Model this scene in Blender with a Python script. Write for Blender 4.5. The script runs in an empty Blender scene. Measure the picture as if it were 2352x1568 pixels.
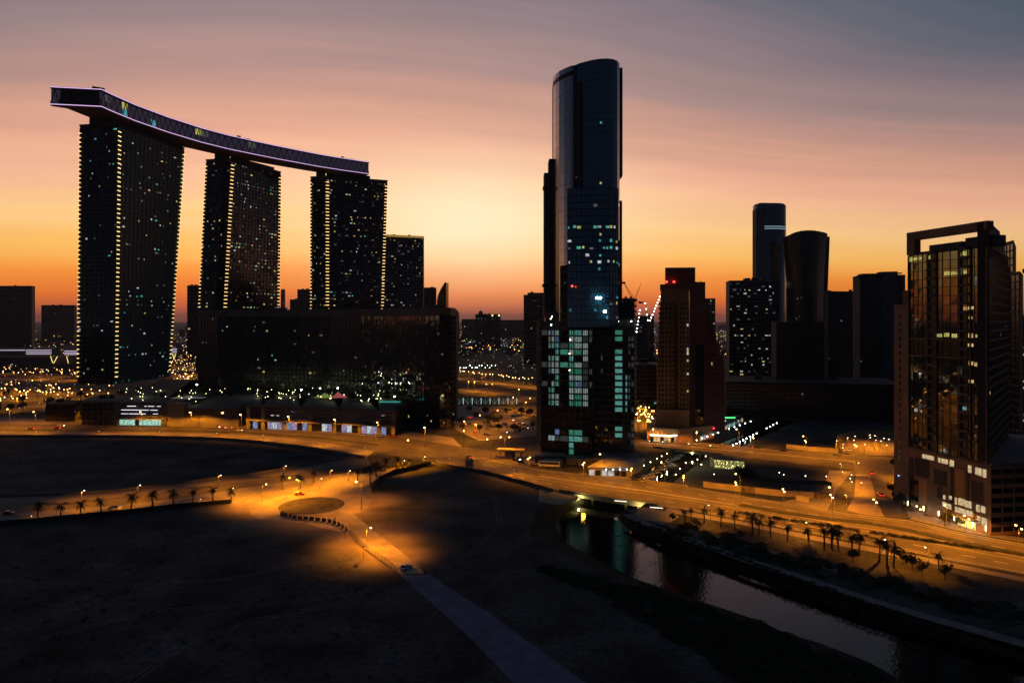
import bpy, math, random
from mathutils import Vector, Matrix
from mathutils.geometry import tessellate_polygon
R = random.Random(7)
SC = bpy.context.scene
COL = SC.collection
rad = math.radians

# ------------------------------------------------------------------ camera, sky, exposure
CAMH, F, CU, HV = 80.0, 1568.0, 1176.0, 735.0
cd = bpy.data.cameras.new('camera'); cam = bpy.data.objects.new('camera', cd); COL.objects.link(cam)
cam.location = (0, 0, CAMH); cam.rotation_euler = (rad(90), 0, 0)
cd.sensor_width = 36; cd.lens = 24; cd.shift_y = -49/2352; cd.clip_start = 1; cd.clip_end = 60000
SC.camera = cam
SC.view_settings.view_transform = 'Standard'; SC.view_settings.look = 'None'
SC.view_settings.exposure = 0; SC.view_settings.gamma = 1; SC.view_settings.use_curve_mapping = False
SC.render.engine = 'CYCLES'
cy = SC.cycles
cy.use_denoising = True; cy.max_bounces = 5; cy.diffuse_bounces = 1; cy.glossy_bounces = 3
cy.volume_bounces = 0; cy.transmission_bounces = 2; cy.sample_clamp_indirect = 8.0; cy.sample_clamp_direct = 0
cy.caustics_reflective = False; cy.caustics_refractive = False; cy.use_light_tree = True

def s2l(c):
    return tuple(((x/255)/12.92 if x/255 <= .04045 else ((x/255+.055)/1.055)**2.4) for x in c)

def make_world():
    w = bpy.data.worlds.new('World'); SC.world = w; w.use_nodes = True
    nt = w.node_tree; nt.nodes.clear(); N = nt.nodes.new; L = nt.links.new
    def val(x): return x
    def m(op, a, b=0.0, c=None, clamp=False):
        n = N('ShaderNodeMath'); n.operation = op; n.use_clamp = clamp
        for i, x in enumerate((a, b) if c is None else (a, b, c)):
            if hasattr(x, 'is_linked') or hasattr(x, 'node'): L(x, n.inputs[i])
            else: n.inputs[i].default_value = x
        return n.outputs[0]
    tc = N('ShaderNodeTexCoord'); sp = N('ShaderNodeSeparateXYZ'); L(tc.outputs['Generated'], sp.inputs[0])
    x, y, z = sp.outputs
    el = m('MULTIPLY', m('ARCSINE', z), 57.2958)                       # elevation, degrees
    az = m('MULTIPLY', m('ARCTAN2', x, y), 57.2958)                    # 0 = ahead, + = towards the east side
    el0 = m('MAXIMUM', el, 0.0)
    daz = m('ADD', az, 11.0)
    daz2 = m('MULTIPLY', daz, daz)
    s = m('MINIMUM', m('ADD', m('POWER', m('DIVIDE', el0, 20.0), 1.4), 0.06), 1.0)
    t = m('ADD', el0, m('MULTIPLY', m('MULTIPLY', daz2, 0.0062), s))
    ad_ = m('ABSOLUTE', daz); ad_ = m('MINIMUM', ad_, m('SUBTRACT', 360.0, ad_))
    bs = m('DIVIDE', m('SUBTRACT', ad_, 55.0), 65.0, clamp=True)
    t = m('ADD', t, m('MULTIPLY', m('MULTIPLY', bs, bs), 34.0))
    # faint layered cloud: long bands that follow the glow
    cmb = N('ShaderNodeCombineXYZ'); L(m('MULTIPLY', t, 0.55), cmb.inputs[0]); L(m('MULTIPLY', az, 0.022), cmb.inputs[1])
    bn = N('ShaderNodeTexNoise'); bn.inputs['Scale'].default_value = 1.0; bn.inputs['Detail'].default_value = 3.5; L(cmb.outputs[0], bn.inputs['Vector'])
    band = m('SUBTRACT', bn.outputs['Fac'], 0.5)
    t = m('ADD', t, m('MULTIPLY', band, m('MINIMUM', m('MULTIPLY', el0, 0.45), 5.5)))
    t = m('DIVIDE', m('MAXIMUM', t, 0.0), 90.0, clamp=True)
    rp = N('ShaderNodeValToRGB'); L(t, rp.inputs[0]); cr = rp.color_ramp
    stops = [(0, (168, 86, 70)), (0.8, (200, 96, 62)), (2.2, (238, 118, 46)), (4, (250, 150, 58)), (6, (253, 187, 94)), (8.5, (252, 201, 134)),
             (12, (243, 183, 146)), (15, (224, 164, 138)), (18, (196, 148, 132)), (21.6, (164, 134, 130)), (25, (141, 121, 126)),
             (30, (104, 104, 115)), (37, (69, 86, 101)), (50, (52, 68, 90)), (65, (42, 60, 84)), (90, (32, 50, 74))]
    while len(cr.elements) < len(stops): cr.elements.new(0.5)
    for e, (p, c) in zip(cr.elements, stops):
        e.position = p/90; e.color = (*s2l(c), 1)
    # pale afterglow above the spot where the sun went down
    g = m('ADD', m('POWER', m('DIVIDE', m('ADD', az, 3.6), 11.5), 2.0), m('POWER', m('DIVIDE', m('SUBTRACT', el, 8.2), 4.6), 2.0))
    g = m('POWER', 2.718, m('MULTIPLY', g, -1.0))
    mg = N('ShaderNodeMix'); mg.data_type = 'RGBA'; L(m('MULTIPLY', g, 0.95), mg.inputs[0]); L(rp.outputs[0], mg.inputs[6]); mg.inputs[7].default_value = (*s2l((255, 229, 188)), 1)
    # thin cirrus-like unevenness
    mp = N('ShaderNodeMapping'); L(tc.outputs['Generated'], mp.inputs[0]); mp.inputs['Scale'].default_value = (2, 2, 16)
    nz = N('ShaderNodeTexNoise'); L(mp.outputs[0], nz.inputs[0]); nz.inputs['Scale'].default_value = 2.2; nz.inputs['Detail'].default_value = 4
    k = m('MULTIPLY_ADD', nz.outputs['Fac'], 0.16, 1.05)
    # the sky away from the sunset is dimmer
    aa = m('ABSOLUTE', daz)
    aa = m('MINIMUM', aa, m('SUBTRACT', 360.0, aa))
    fall = m('SUBTRACT', 1.0, m('MULTIPLY', m('DIVIDE', m('SUBTRACT', aa, 14.0), 95.0, clamp=True), 0.50))
    k = m('MULTIPLY', k, fall)
    vm = N('ShaderNodeVectorMath'); vm.operation = 'SCALE'; L(mg.outputs[2], vm.inputs[0]); L(k, vm.inputs['Scale'])
    bg = N('ShaderNodeBackground'); L(vm.outputs[0], bg.inputs[0]); bg.inputs[1].default_value = 1.0
    sk = N('ShaderNodeTexSky'); sk.sky_type = 'NISHITA'; sk.sun_disc = False; sk.sun_elevation = rad(-3.0); sk.sun_rotation = rad(-4.5)
    b2 = N('ShaderNodeBackground'); L(sk.outputs[0], b2.inputs[0]); b2.inputs[1].default_value = 0.05
    ad = N('ShaderNodeAddShader'); L(bg.outputs[0], ad.inputs[0]); L(b2.outputs[0], ad.inputs[1])
    out = N('ShaderNodeOutputWorld'); L(ad.outputs[0], out.inputs[0])
make_world()
HAZE = 4.2e-5

# ------------------------------------------------------------------ helpers
def P(u, v, z=0.0):
    Y = (CAMH - z)*F/(v - HV); return Vector(((u - CU)/F*Y, Y, z))
def Q(u, D, z=0.0): return Vector(((u - CU)/F*D, D, z))
def Z(v, D): return CAMH - (v - HV)/F*D
def lerp(a, b, t): return a + (b - a)*t

ORI = {}
MATS = {}
def mat(name, col=(.1, .1, .1), rough=.7, metal=0., ior=1.45, noise=None, noise2=None, bump=None, emit=None, es=0., spec=.5):
    if name in MATS: return MATS[name]
    m_ = bpy.data.materials.new(name); m_.use_nodes = True; nt = m_.node_tree; b = nt.nodes['Principled BSDF']
    b.inputs['Base Color'].default_value = (*col, 1); b.inputs['Roughness'].default_value = rough
    b.inputs['Metallic'].default_value = metal; b.inputs['IOR'].default_value = ior; b.inputs['Specular IOR Level'].default_value = spec
    N = nt.nodes.new; L = nt.links.new
    if noise:
        sc, amt = noise
        geo = N('ShaderNodeNewGeometry'); nz = N('ShaderNodeTexNoise'); nz.inputs['Scale'].default_value = sc; nz.inputs['Detail'].default_value = 6
        L(geo.outputs['Position'], nz.inputs['Vector'])
        rp = N('ShaderNodeValToRGB'); L(nz.outputs['Fac'], rp.inputs[0])
        rp.color_ramp.elements[0].position = .32; rp.color_ramp.elements[1].position = .68
        rp.color_ramp.elements[0].color = (*[c*(1-amt) for c in col], 1); rp.color_ramp.elements[1].color = (*[min(1, c*(1+amt)) for c in col], 1)
        src = rp.outputs[0]
        if noise2:
            n2 = N('ShaderNodeTexNoise'); n2.inputs['Scale'].default_value = noise2[0]; n2.inputs['Detail'].default_value = 3; L(geo.outputs['Position'], n2.inputs['Vector'])
            r2 = N('ShaderNodeMapRange'); L(n2.outputs['Fac'], r2.inputs[0]); r2.inputs[1].default_value = .3; r2.inputs[2].default_value = .7
            r2.inputs[3].default_value = 1-noise2[1]; r2.inputs[4].default_value = 1+noise2[1]
            vm = N('ShaderNodeVectorMath'); vm.operation = 'SCALE'; L(src, vm.inputs[0]); L(r2.outputs[0], vm.inputs['Scale']); src = vm.outputs[0]
        L(src, b.inputs['Base Color'])
    if bump:
        sc, st, dist = bump
        geo = N('ShaderNodeNewGeometry'); nz = N('ShaderNodeTexNoise'); nz.inputs['Scale'].default_value = sc; nz.inputs['Detail'].default_value = 3
        L(geo.outputs['Position'], nz.inputs['Vector'])
        bp = N('ShaderNodeBump'); bp.inputs['Strength'].default_value = st; bp.inputs['Distance'].default_value = dist
        L(nz.outputs['Fac'], bp.inputs['Height']); L(bp.outputs[0], b.inputs['Normal'])
    if emit:
        b.inputs['Emission Color'].default_value = (*emit, 1); b.inputs['Emission Strength'].default_value = es
        m_.cycles.emission_sampling = 'NONE'
    MATS[name] = m_; return m_

def room_mat(name, colr, es, pitch=0.45, contrast=.6):
    """a lit interior seen through a window: uneven furniture and curtain shapes"""
    m_ = mat(name, (.02, .02, .02), .1, emit=colr, es=es); nt = m_.node_tree; N = nt.nodes.new; L = nt.links.new
    geo = N('ShaderNodeNewGeometry'); nz = N('ShaderNodeTexNoise'); nz.inputs['Scale'].default_value = pitch; nz.inputs['Detail'].default_value = 4
    L(geo.outputs['Position'], nz.inputs['Vector'])
    mr = N('ShaderNodeMapRange'); L(nz.outputs['Fac'], mr.inputs[0]); mr.inputs[1].default_value = .3; mr.inputs[2].default_value = .7
    mr.inputs[3].default_value = es*(1-contrast); mr.inputs[4].default_value = es*(1+contrast)
    L(mr.outputs[0], nt.nodes['Principled BSDF'].inputs['Emission Strength']); return m_

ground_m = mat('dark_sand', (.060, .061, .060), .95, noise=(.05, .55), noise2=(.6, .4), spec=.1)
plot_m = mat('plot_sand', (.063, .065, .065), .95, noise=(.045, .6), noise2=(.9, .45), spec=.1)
def lamp_pool_sand(m_, pts, pale=(.36, .28, .18)):  # paler sand painted in to widen and soften the roundabout lamp pools
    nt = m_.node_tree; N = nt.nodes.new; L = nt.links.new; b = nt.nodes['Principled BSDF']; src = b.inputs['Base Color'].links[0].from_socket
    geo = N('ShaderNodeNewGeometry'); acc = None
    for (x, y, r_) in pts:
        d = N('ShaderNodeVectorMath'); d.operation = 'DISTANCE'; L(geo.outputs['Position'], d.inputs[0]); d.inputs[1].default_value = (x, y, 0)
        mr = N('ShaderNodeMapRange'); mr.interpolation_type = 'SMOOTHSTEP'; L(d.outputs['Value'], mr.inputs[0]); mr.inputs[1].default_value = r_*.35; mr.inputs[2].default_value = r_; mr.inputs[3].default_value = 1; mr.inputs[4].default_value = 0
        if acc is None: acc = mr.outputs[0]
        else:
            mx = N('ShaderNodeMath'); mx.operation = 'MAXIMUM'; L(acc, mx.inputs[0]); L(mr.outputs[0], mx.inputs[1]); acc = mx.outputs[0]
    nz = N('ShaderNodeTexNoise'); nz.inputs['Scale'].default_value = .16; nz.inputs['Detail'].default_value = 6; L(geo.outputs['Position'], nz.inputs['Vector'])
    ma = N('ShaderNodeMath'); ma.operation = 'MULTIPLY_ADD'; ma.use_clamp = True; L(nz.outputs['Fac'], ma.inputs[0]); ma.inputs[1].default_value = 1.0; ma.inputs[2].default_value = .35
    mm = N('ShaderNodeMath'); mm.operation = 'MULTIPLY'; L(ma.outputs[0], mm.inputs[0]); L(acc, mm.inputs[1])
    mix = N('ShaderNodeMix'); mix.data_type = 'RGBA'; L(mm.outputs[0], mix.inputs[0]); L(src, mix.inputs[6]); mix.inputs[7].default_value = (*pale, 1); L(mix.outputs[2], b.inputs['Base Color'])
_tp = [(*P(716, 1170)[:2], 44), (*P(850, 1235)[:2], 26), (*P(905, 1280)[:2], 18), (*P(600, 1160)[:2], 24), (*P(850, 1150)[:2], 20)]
lamp_pool_sand(ground_m, _tp); lamp_pool_sand(plot_m, _tp)
pale_m = mat('pale_sand', (.20, .17, .12), .95, noise=(.08, .35), noise2=(1.3, .2), spec=.1)
asph_m = mat('asphalt', (.11, .095, .08), .85, noise=(.12, .22), noise2=(2.5, .15), spec=.25)
path_m = mat('worn_asphalt', (.115, .12, .20), .8, noise=(.2, .25), noise2=(3., .2), spec=.2)
pave_m = mat('paving', (.26, .23, .19), .85, noise=(.5, .18), noise2=(.07, .2), spec=.2)
kerb_m = mat('kerb_stone', (.35, .33, .3), .8, noise=(.6, .12))
paint_m = mat('road_paint', (.6, .58, .5), .6, noise=(1.5, .25))
verge_m = mat('planted_verge', (.02, .022, .014), .95, noise=(.4, .5))
rock_m = mat('bank_rock', (.03, .028, .026), .95, noise=(.5, .5), bump=(.8, .8, .5), spec=.1)
conc_m = mat('concrete', (.20, .185, .165), .85, noise=(.15, .2))
dconc_m = mat('dark_concrete', (.03, .032, .036), .8, noise=(.15, .25))
gconc_m = mat('grey_concrete', (.085, .085, .09), .8, noise=(.15, .25))
beige_m = mat('beige_render', (.30, .175, .085), .85, noise=(.1, .18))
mauve_m = mat('mauve_render', (.12, .055, .065), .85, noise=(.1, .18))
tan_m = mat('tan_stone', (.18, .12, .085), .8, noise=(.12, .2))
red_m = mat('red_soffit', (.14, .045, .045), .7, noise=(.1, .2))
steel_m = mat('dark_steel', (.03, .03, .035), .5, metal=.4)
post_m = mat('galvanised_post', (.25, .24, .22), .5, metal=.5)
white_m = mat('white_paint', (.7, .68, .63), .5)
glassA = mat('dark_glass', (.008, .010, .013), .06, ior=1.55)
glassT = mat('teal_glass', (.010, .085, .12), .3, ior=1.3, spec=.3)
glassB = mat('blue_glass', (.004, .055, .100), .04, ior=2.3)
glassC = mat('matt_dark_glass', (.006, .006, .007), .22, ior=1.45)
glassD = mat('bronze_glass', (.012, .008, .006), .05, ior=2.0)
glassR = mat('mirror_glass', (.010, .009, .010), .03, ior=2.2)
SOD = (1.0, .30, .007)
bulb_m = mat('sodium_bulb', (0, 0, 0), emit=(1.0, .50, .13), es=26)
bulbf_m = mat('far_sodium_bulb', (0, 0, 0), emit=(1.0, .46, .12), es=9)
bulbw_m = mat('white_bulb', (0, 0, 0), emit=(1.0, .80, .50), es=13)
bulbc_m = mat('cool_bulb', (0, 0, 0), emit=(.85, 1.0, .97), es=22)
bulbg_m = mat('garden_bulb', (0, 0, 0), emit=(1.0, .86, .42), es=9)
redb_m = mat('red_bulb', (0, 0, 0), emit=(1.0, .03, .02), es=12)
dash_m = mat('warm_strip', (0, 0, 0), emit=(1.0, .60, .20), es=2.6)
led_m = mat('violet_strip', (0, 0, 0), emit=(.86, .56, 1.0), es=1.05)
L_warm = room_mat('warm_room', (1, .66, .28), .62)
L_yel = room_mat('yellow_room', (.95, .85, .22), .42)
L_wht = room_mat('white_room', (.86, .90, .92), .48)
L_teal = room_mat('teal_room', (.16, .80, .62), .40)
L_cyan = room_mat('cyan_room', (.12, .60, .72), .40)
L_dim = room_mat('dim_room', (.55, .60, .55), .12)
L_brn = room_mat('dim_warm_room', (.6, .32, .12), .14)
LIT_MIX = [(L_warm, 3), (L_yel, 2), (L_wht, 4), (L_dim, 8), (L_teal, 1), (L_brn, 4)]
LIT_COOL = [(L_wht, 5), (L_dim, 8), (L_cyan, 1), (L_teal, 2), (L_yel, 1), (L_warm, 1)]

def tag(o, label=None, cat=None, group=None, kind=None):
    if label: o['label'] = label
    if cat: o['category'] = cat
    if group: o['group'] = group
    if kind: o['kind'] = kind
    return o
def thing(name, label, cat, loc=(0, 0, 0), rz=0, group=None):
    o = bpy.data.objects.new(name, None); COL.objects.link(o); o.location = loc; o.rotation_euler = (0, 0, rz)
    o.empty_display_size = .5
    ORI[o.name] = Vector(loc); return tag(o, label, cat, group)

class MB:
    def __init__(s): s.v = []; s.f = []; s.m = []; s.mi = 0
    def poly(s, pts, mi=None):
        n = len(s.v); s.v += [tuple(p) for p in pts]; s.f.append(tuple(range(n, n+len(pts)))); s.m.append(s.mi if mi is None else mi)
    def hexa(s, b, t, mi=None):
        n = len(s.v); s.v += [tuple(p) for p in b] + [tuple(p) for p in t]; k = len(b); mi = s.mi if mi is None else mi
        for i in range(k): s.f.append((n+i, n+(i+1) % k, n+k+(i+1) % k, n+k+i)); s.m.append(mi)
        s.f.append(tuple(n+k+i for i in range(k))); s.f.append(tuple(n+k-1-i for i in range(k))); s.m += [mi, mi]
    def box(s, c, d, rz=0, mi=None):
        cx, cy_, cz = c; dx, dy, dz = d[0]/2, d[1]/2, d[2]/2; ca, sa = math.cos(rz), math.sin(rz)
        q = [(cx+x*ca-y*sa, cy_+x*sa+y*ca) for x, y in ((-dx, -dy), (dx, -dy), (dx, dy), (-dx, dy))]
        s.hexa([(a, b, cz-dz) for a, b in q], [(a, b, cz+dz) for a, b in q], mi)
    def prism(s, xy, z0, z1, mi=None, top=None):
        top = top or xy; s.hexa([(p[0], p[1], z0) for p in xy], [(p[0], p[1], z1) for p in top], mi)
    def tube(s, p0, p1, r0, r1=None, n=6, mi=None):
        r1 = r0 if r1 is None else r1; p0 = Vector(p0); p1 = Vector(p1); d = (p1-p0)
        if d.length < 1e-6: return
        d.normalize(); a = d.orthogonal().normalized(); b = d.cross(a)
        c = [(a*math.cos(i*2*math.pi/n)+b*math.sin(i*2*math.pi/n)) for i in range(n)]
        s.hexa([p0+k*r0 for k in c], [p1+k*r1 for k in c], mi)
    def ball(s, c, r, mi=None, sz=1.):
        c = Vector(c); n = len(s.v); mi = s.mi if mi is None else mi
        pts = [(0, 0, -1)] + [(math.cos(a)*.87, math.sin(a)*.87, -.5) for a in [i*math.pi/3 for i in range(6)]] + [(math.cos(a)*.87, math.sin(a)*.87, .5) for a in [i*math.pi/3 for i in range(6)]] + [(0, 0, 1)]
        s.v += [(c.x+p[0]*r, c.y+p[1]*r, c.z+p[2]*r*sz) for p in pts]
        for i in range(6):
            j = (i+1) % 6
            for f in ((n, n+1+j, n+1+i), (n+1+i, n+1+j, n+7+j, n+7+i), (n+13, n+7+i, n+7+j)): s.f.append(f); s.m.append(mi)
    def mesh(s, name, mats, off=Vector((0, 0, 0))):
        me = bpy.data.meshes.new(name)
        me.from_pydata([(a-off[0], b-off[1], c-off[2]) for a, b, c in s.v], [], s.f)
        for m_ in (mats if isinstance(mats, (list, tuple)) else [mats]): me.materials.append(m_)
        if any(s.m): me.polygons.foreach_set('material_index', s.m)
        return me
    def build(s, name, mats, parent=None, local=False, **kw):
        if not s.f: return None
        if parent is not None:
            off = Vector((0, 0, 0)) if local else ORI[parent.name]; me = s.mesh(name, mats, off)
            o = bpy.data.objects.new(name, me); COL.objects.link(o); o.parent = parent
            ORI[o.name] = ORI[parent.name] if not local else Vector((0, 0, 0))
        else:
            if local: org = Vector((0, 0, 0))
            else:
                xs = [p[0] for p in s.v]; ys = [p[1] for p in s.v]; zs = [p[2] for p in s.v]
                org = Vector(((min(xs)+max(xs))/2, (min(ys)+max(ys))/2, min(zs)))
            me = s.mesh(name, mats, org); o = bpy.data.objects.new(name, me); COL.objects.link(o); o.location = org; ORI[o.name] = org
        return tag(o, **kw)

def dup(root, loc, rz=0, sc=1., label=None, group=None):
    def cp(o, par):
        c = o.copy(); COL.objects.link(c)
        if par is not None: c.parent = par
        for ch in o.children: cp(ch, c)
        return c
    r = cp(root, None); r.location = loc; r.rotation_euler = (0, 0, rz); r.scale = (sc, sc, sc)
    if label: r['label'] = label
    if group: r['group'] = group
    return r
ORDW = 'first second third fourth fifth sixth seventh eighth ninth tenth eleventh twelfth thirteenth fourteenth fifteenth sixteenth seventeenth eighteenth nineteenth twentieth'.split()
def orw(i): return ORDW[i] if i < 20 else 'twenty-' + ORDW[i-20]

def pick(mix):
    t = sum(w for _, w in mix); x = R.random()*t
    for m_, w in mix:
        x -= w
        if x <= 0: return m_
    return mix[-1][0]

def sheet(name, pts, z, m_, kind='structure', parent=None, **kw):
    b = MB(); pp = [Vector((p[0], p[1], z)) for p in pts]
    for tr in tessellate_polygon([pp]):
        a, c, d = (pp[i] for i in tr)
        if (c-a).cross(d-a).z < 0: c, d = d, c
        b.poly([a, c, d])
    return b.build(name, m_, parent, kind=kind, **kw)
def pxs(lst, z=0): return [P(u, v, z) for u, v in lst]

def facade(par, A, B, z0, z1, cols, rows, glass, frame, lit=.06, mix=LIT_MIX, A2=None, B2=None, bar_h=.7, bar_v=.35, dep=.35, vdep=None,
           widths=None, litf=None, indiv=False, slabs_ind=False, inset=False, jit=.012, wname='window', skip=None, alt=None, vis=True):
    """one face: panes in a grid behind projecting floor bands and piers; s runs A to B, t runs bottom to top"""
    A = Vector((A[0], A[1], 0)); B = Vector((B[0], B[1], 0)); A2 = Vector((A2[0], A2[1], 0)) if A2 else A; B2 = Vector((B2[0], B2[1], 0)) if B2 else B
    d = (B-A).normalized(); n = Vector((d.y, -d.x, 0))
    mid = (A+B)/2
    if n.dot(Vector((0, 0, 0))-mid) < 0: n = -n          # outward = towards the camera side
    vdep = dep if vdep is None else vdep
    def pt(s, t, o=0.):
        p = lerp(lerp(A, B, s), lerp(A2, B2, s), t) + n*o; return Vector((p.x, p.y, z0+(z1-z0)*t))
    if widths:
        tot = sum(widths); xs = [0]
        for w in widths: xs.append(xs[-1]+w/tot)
    else: xs = [i/cols for i in range(cols+1)]
    cols = len(xs)-1; H = z1-z0; W = (B-A).length
    mats = [glass] + [m_ for m_, _ in mix]; mats = list(dict.fromkeys(mats))
    if alt: mats.append(alt)
    pane = MB()
    for r in range(rows):
        for c in range(cols):
            if skip and skip(r, c): continue
            m_ = None
            if c == 0: rowk = R.choice((.25, .5, .8, 1.0, 1.3, 2.4))
            if litf: m_ = litf(r, c)
            elif R.random() < lit*rowk: m_ = pick(mix)
            if m_ is None: m_ = alt if (alt and R.random() < .25) else glass
            if m_ not in mats: mats.append(m_)
            j = [R.uniform(-jit, jit) for _ in range(4)]
            a, e = xs[c], xs[c+1]; t0, t1 = r/rows, (r+1)/rows
            if indiv:
                if inset and m_ in (L_yel, L_warm, L_wht, L_cyan):
                    dd = (t1-t0); ma = MB(); ma.poly([pt(a, t0, .05+j[0]), pt(e, t0, .05+j[1]), pt(e, t1, .05+j[2]), pt(a, t1, .05+j[3])], 0)
                    w0, w1 = R.uniform(0, .25), R.uniform(.7, 1.); y0, y1 = t0+dd*R.uniform(.25, .4), t0+dd*R.uniform(.62, .8); ee = e-a
                    for kk in range(3):
                        q0, q1 = w0+(w1-w0)*(kk/3+.03), w0+(w1-w0)*((kk+1)/3-.03); ma.poly([pt(a+ee*q0, y0, .09), pt(a+ee*q1, y0, .09), pt(a+ee*q1, y1, .09), pt(a+ee*q0, y1, .09)], 1)
                    ma.build(wname, [glass, m_], par); continue
                ma = MB(); ma.poly([pt(a, t0, .05+j[0]), pt(e, t0, .05+j[1]), pt(e, t1, .05+j[2]), pt(a, t1, .05+j[3])]); ma.build(wname, m_, par)
            else:
                lit_ = m_ is not glass and m_ is not alt and m_ is not glassC
                pane.poly([pt(a, t0, .05+j[0]), pt(e, t0, .05+j[1]), pt(e, t1, .05+j[2]), pt(a, t1, .05+j[3])], 0 if lit_ else mats.index(m_))
                if lit_:
                    ww = min(1., R.choice((R.uniform(.7, 1.3), R.uniform(1.2, 2.2), R.uniform(2., 3.6)))/((e-a)*W)); s0 = a+(e-a)*(1-ww)*R.random(); h0 = t0+(t1-t0)*R.uniform(.18, .34); h1 = h0+(t1-t0)*R.uniform(.25, .42)
                    pane.poly([pt(s0, h0, .09), pt(s0+(e-a)*ww, h0, .09), pt(s0+(e-a)*ww, h1, .09), pt(s0, h1, .09)], mats.index(m_))
    if not indiv: pane.build(wname+'_grid', mats, par, kind='stuff')
    hb = MB(); hh = bar_h/H/2; 
    for r in range(rows+1):
        t0, t1 = max(0, r/rows-hh), min(1, r/rows+hh)
        q = MB() if slabs_ind else hb
        q.hexa([pt(0, t0, 0), pt(1, t0, 0), pt(1, t0, dep), pt(0, t0, dep)], [pt(0, t1, 0), pt(1, t1, 0), pt(1, t1, dep), pt(0, t1, dep)])
        if slabs_ind: q.build('floor_band', frame, par)
    hb.build('floor_bands', frame, par, kind='stuff') if not slabs_ind else None
    if bar_v > 0:
        vb = MB(); hw = bar_v/W/2
        for x in xs:
            a, e = max(0, x-hw), min(1, x+hw); vd = vdep*.93 if vdep == dep else vdep
            vb.hexa([pt(a, 0, 0), pt(e, 0, 0), pt(e, 0, vd), pt(a, 0, vd)], [pt(a, 1, 0), pt(e, 1, 0), pt(e, 1, vd), pt(a, 1, vd)])
        vb.build('piers', frame, par, kind='stuff')
    return pt

# ------------------------------------------------------------------ ground, canal
WZ = -3.6
left_w = pxs([(1357, 1150), (1299, 1172), (1279, 1200), (1296, 1245), (1346, 1272), (1456, 1328), (1621, 1384), (1741, 1424), (1800, 1452), (1876, 1474), (1996, 1520), (2100, 1580), (2250, 1700)], WZ)
right_w = pxs([(1448, 1182), (1418, 1190), (1458, 1219), (1514, 1240), (1640, 1292), (1696, 1306), (1831, 1359), (1926, 1394), (2051, 1439), (2171, 1469), (2352, 1519), (2600, 1600)], WZ)
# upstream of the main bridge, to the marina
up_l = pxs([(1392, 1130), (1440, 1110), (1522, 1058), (1568, 1044), (1626, 1024), (1726, 986), (1760, 974)], WZ)
up_r = pxs([(1492, 1150), (1546, 1108), (1604, 1064), (1640, 1050), (1700, 1032), (1786, 990), (1830, 974)], WZ)
wl = list(reversed(left_w)) + up_l; wr = list(reversed(right_w)) + up_r
def offset(line, d):
    out = []
    for i, p in enumerate(line):
        a = line[max(0, i-1)]; b = line[min(len(line)-1, i+1)]; t = Vector((b.x-a.x, b.y-a.y)).normalized()
        out.append(Vector((p.x-t.y*d, p.y+t.x*d, 0)))
    return out
gl = offset(wl, 4.0); gr = offset(wr, -4.0)
nL = len(left_w)
for i in range(nL):
    k = nL-1-i                                  # index in left_w, 0 = at the bridge
    w_ = wl[i]; d = (gl[i]-Vector((w_.x, w_.y, 0))).normalized(); gl[i] = Vector((w_.x, w_.y, 0)) + d*(4.0 if k == 0 else 6 if k == 1 else 9 if k == 2 else 3.6*w_.y/80+1.5)
hole = gl + list(reversed(gr))
def make_ground():
    b = MB(); S = 30000
    outer = [Vector((-S, -3000, 0)), Vector((S, -3000, 0)), Vector((S, S, 0)), Vector((-S, S, 0))]
    allp = outer + hole
    for tr in tessellate_polygon([outer, hole]):
        a, c, d = (allp[i] for i in tr)
        if (c-a).cross(d-a).z < 0: c, d = d, c
        b.poly([a, c, d])
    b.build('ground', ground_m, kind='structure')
    for side, (w_, g_) in enumerate(((wl, gl), (wr, gr))):
        b = MB()
        for i in range(len(w_)-1):
            p, q = w_[i].copy(), w_[i+1].copy(); k = 1.6
            p2 = p + (p - Vector((g_[i].x, g_[i].y, WZ)))*.35; q2 = q + (q - Vector((g_[i+1].x, g_[i+1].y, WZ)))*.35
            p2.z = q2.z = WZ-1.2
            b.poly([g_[i], g_[i+1], q2, p2])
        b.build('canal_bank', rock_m, kind='structure')
make_ground()
wm = mat('canal_water', (.004, .006, .006), .035, ior=1.38)
def water_mat():
    nt = wm.node_tree; N = nt.nodes.new; L = nt.links.new; geo = N('ShaderNodeNewGeometry')
    mp = N('ShaderNodeMapping'); L(geo.outputs['Position'], mp.inputs[0]); mp.inputs['Scale'].default_value = (1, .7, 1)
    nz = N('ShaderNodeTexNoise'); nz.inputs['Scale'].default_value = 1.1; nz.inputs['Detail'].default_value = 3; L(mp.outputs[0], nz.inputs[0])
    bp = N('ShaderNodeBump'); bp.inputs['Strength'].default_value = .3; bp.inputs['Distance'].default_value = .12; L(nz.outputs['Fac'], bp.inputs['Height'])
    L(bp.outputs[0], nt.nodes['Principled BSDF'].inputs['Normal'])
water_mat()
sheet('canal_water', [(-30, 90), (330, 60), (330, 700), (-30, 700)], WZ, wm)

# roads ---------------------------------------------------------------------------------
up_far = [(-120, 973), (270, 977), (560, 984), (910, 1003), (1060, 1026), (1200, 1044)]
up_near = [(-120, 991), (366, 993), (500, 996), (620, 1002), (740, 1015), (860, 1036), (930, 1052)]
sheet('boulevard_road', pxs(up_far) + pxs([(1240, 1060), (1260, 1085), (1130, 1085), (1010, 1062)]) + list(reversed(pxs(up_near))), .02, asph_m)
sheet('boulevard_verge', pxs([(-120, 985.5), (366, 987), (560, 991), (740, 1004), (870, 1020), (870, 1023), (740, 1008), (560, 994.5), (366, 989.5), (-120, 988)]), .06, verge_m)
prom_o = [(-120, 1001), (226, 1001), (366, 1003), (498, 1007), (602, 1015), (730, 1030), (838, 1052)]
sheet('promenade_pavement', pxs(up_near[:-1]) + list(reversed(pxs(prom_o))), .05, pave_m)
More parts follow.
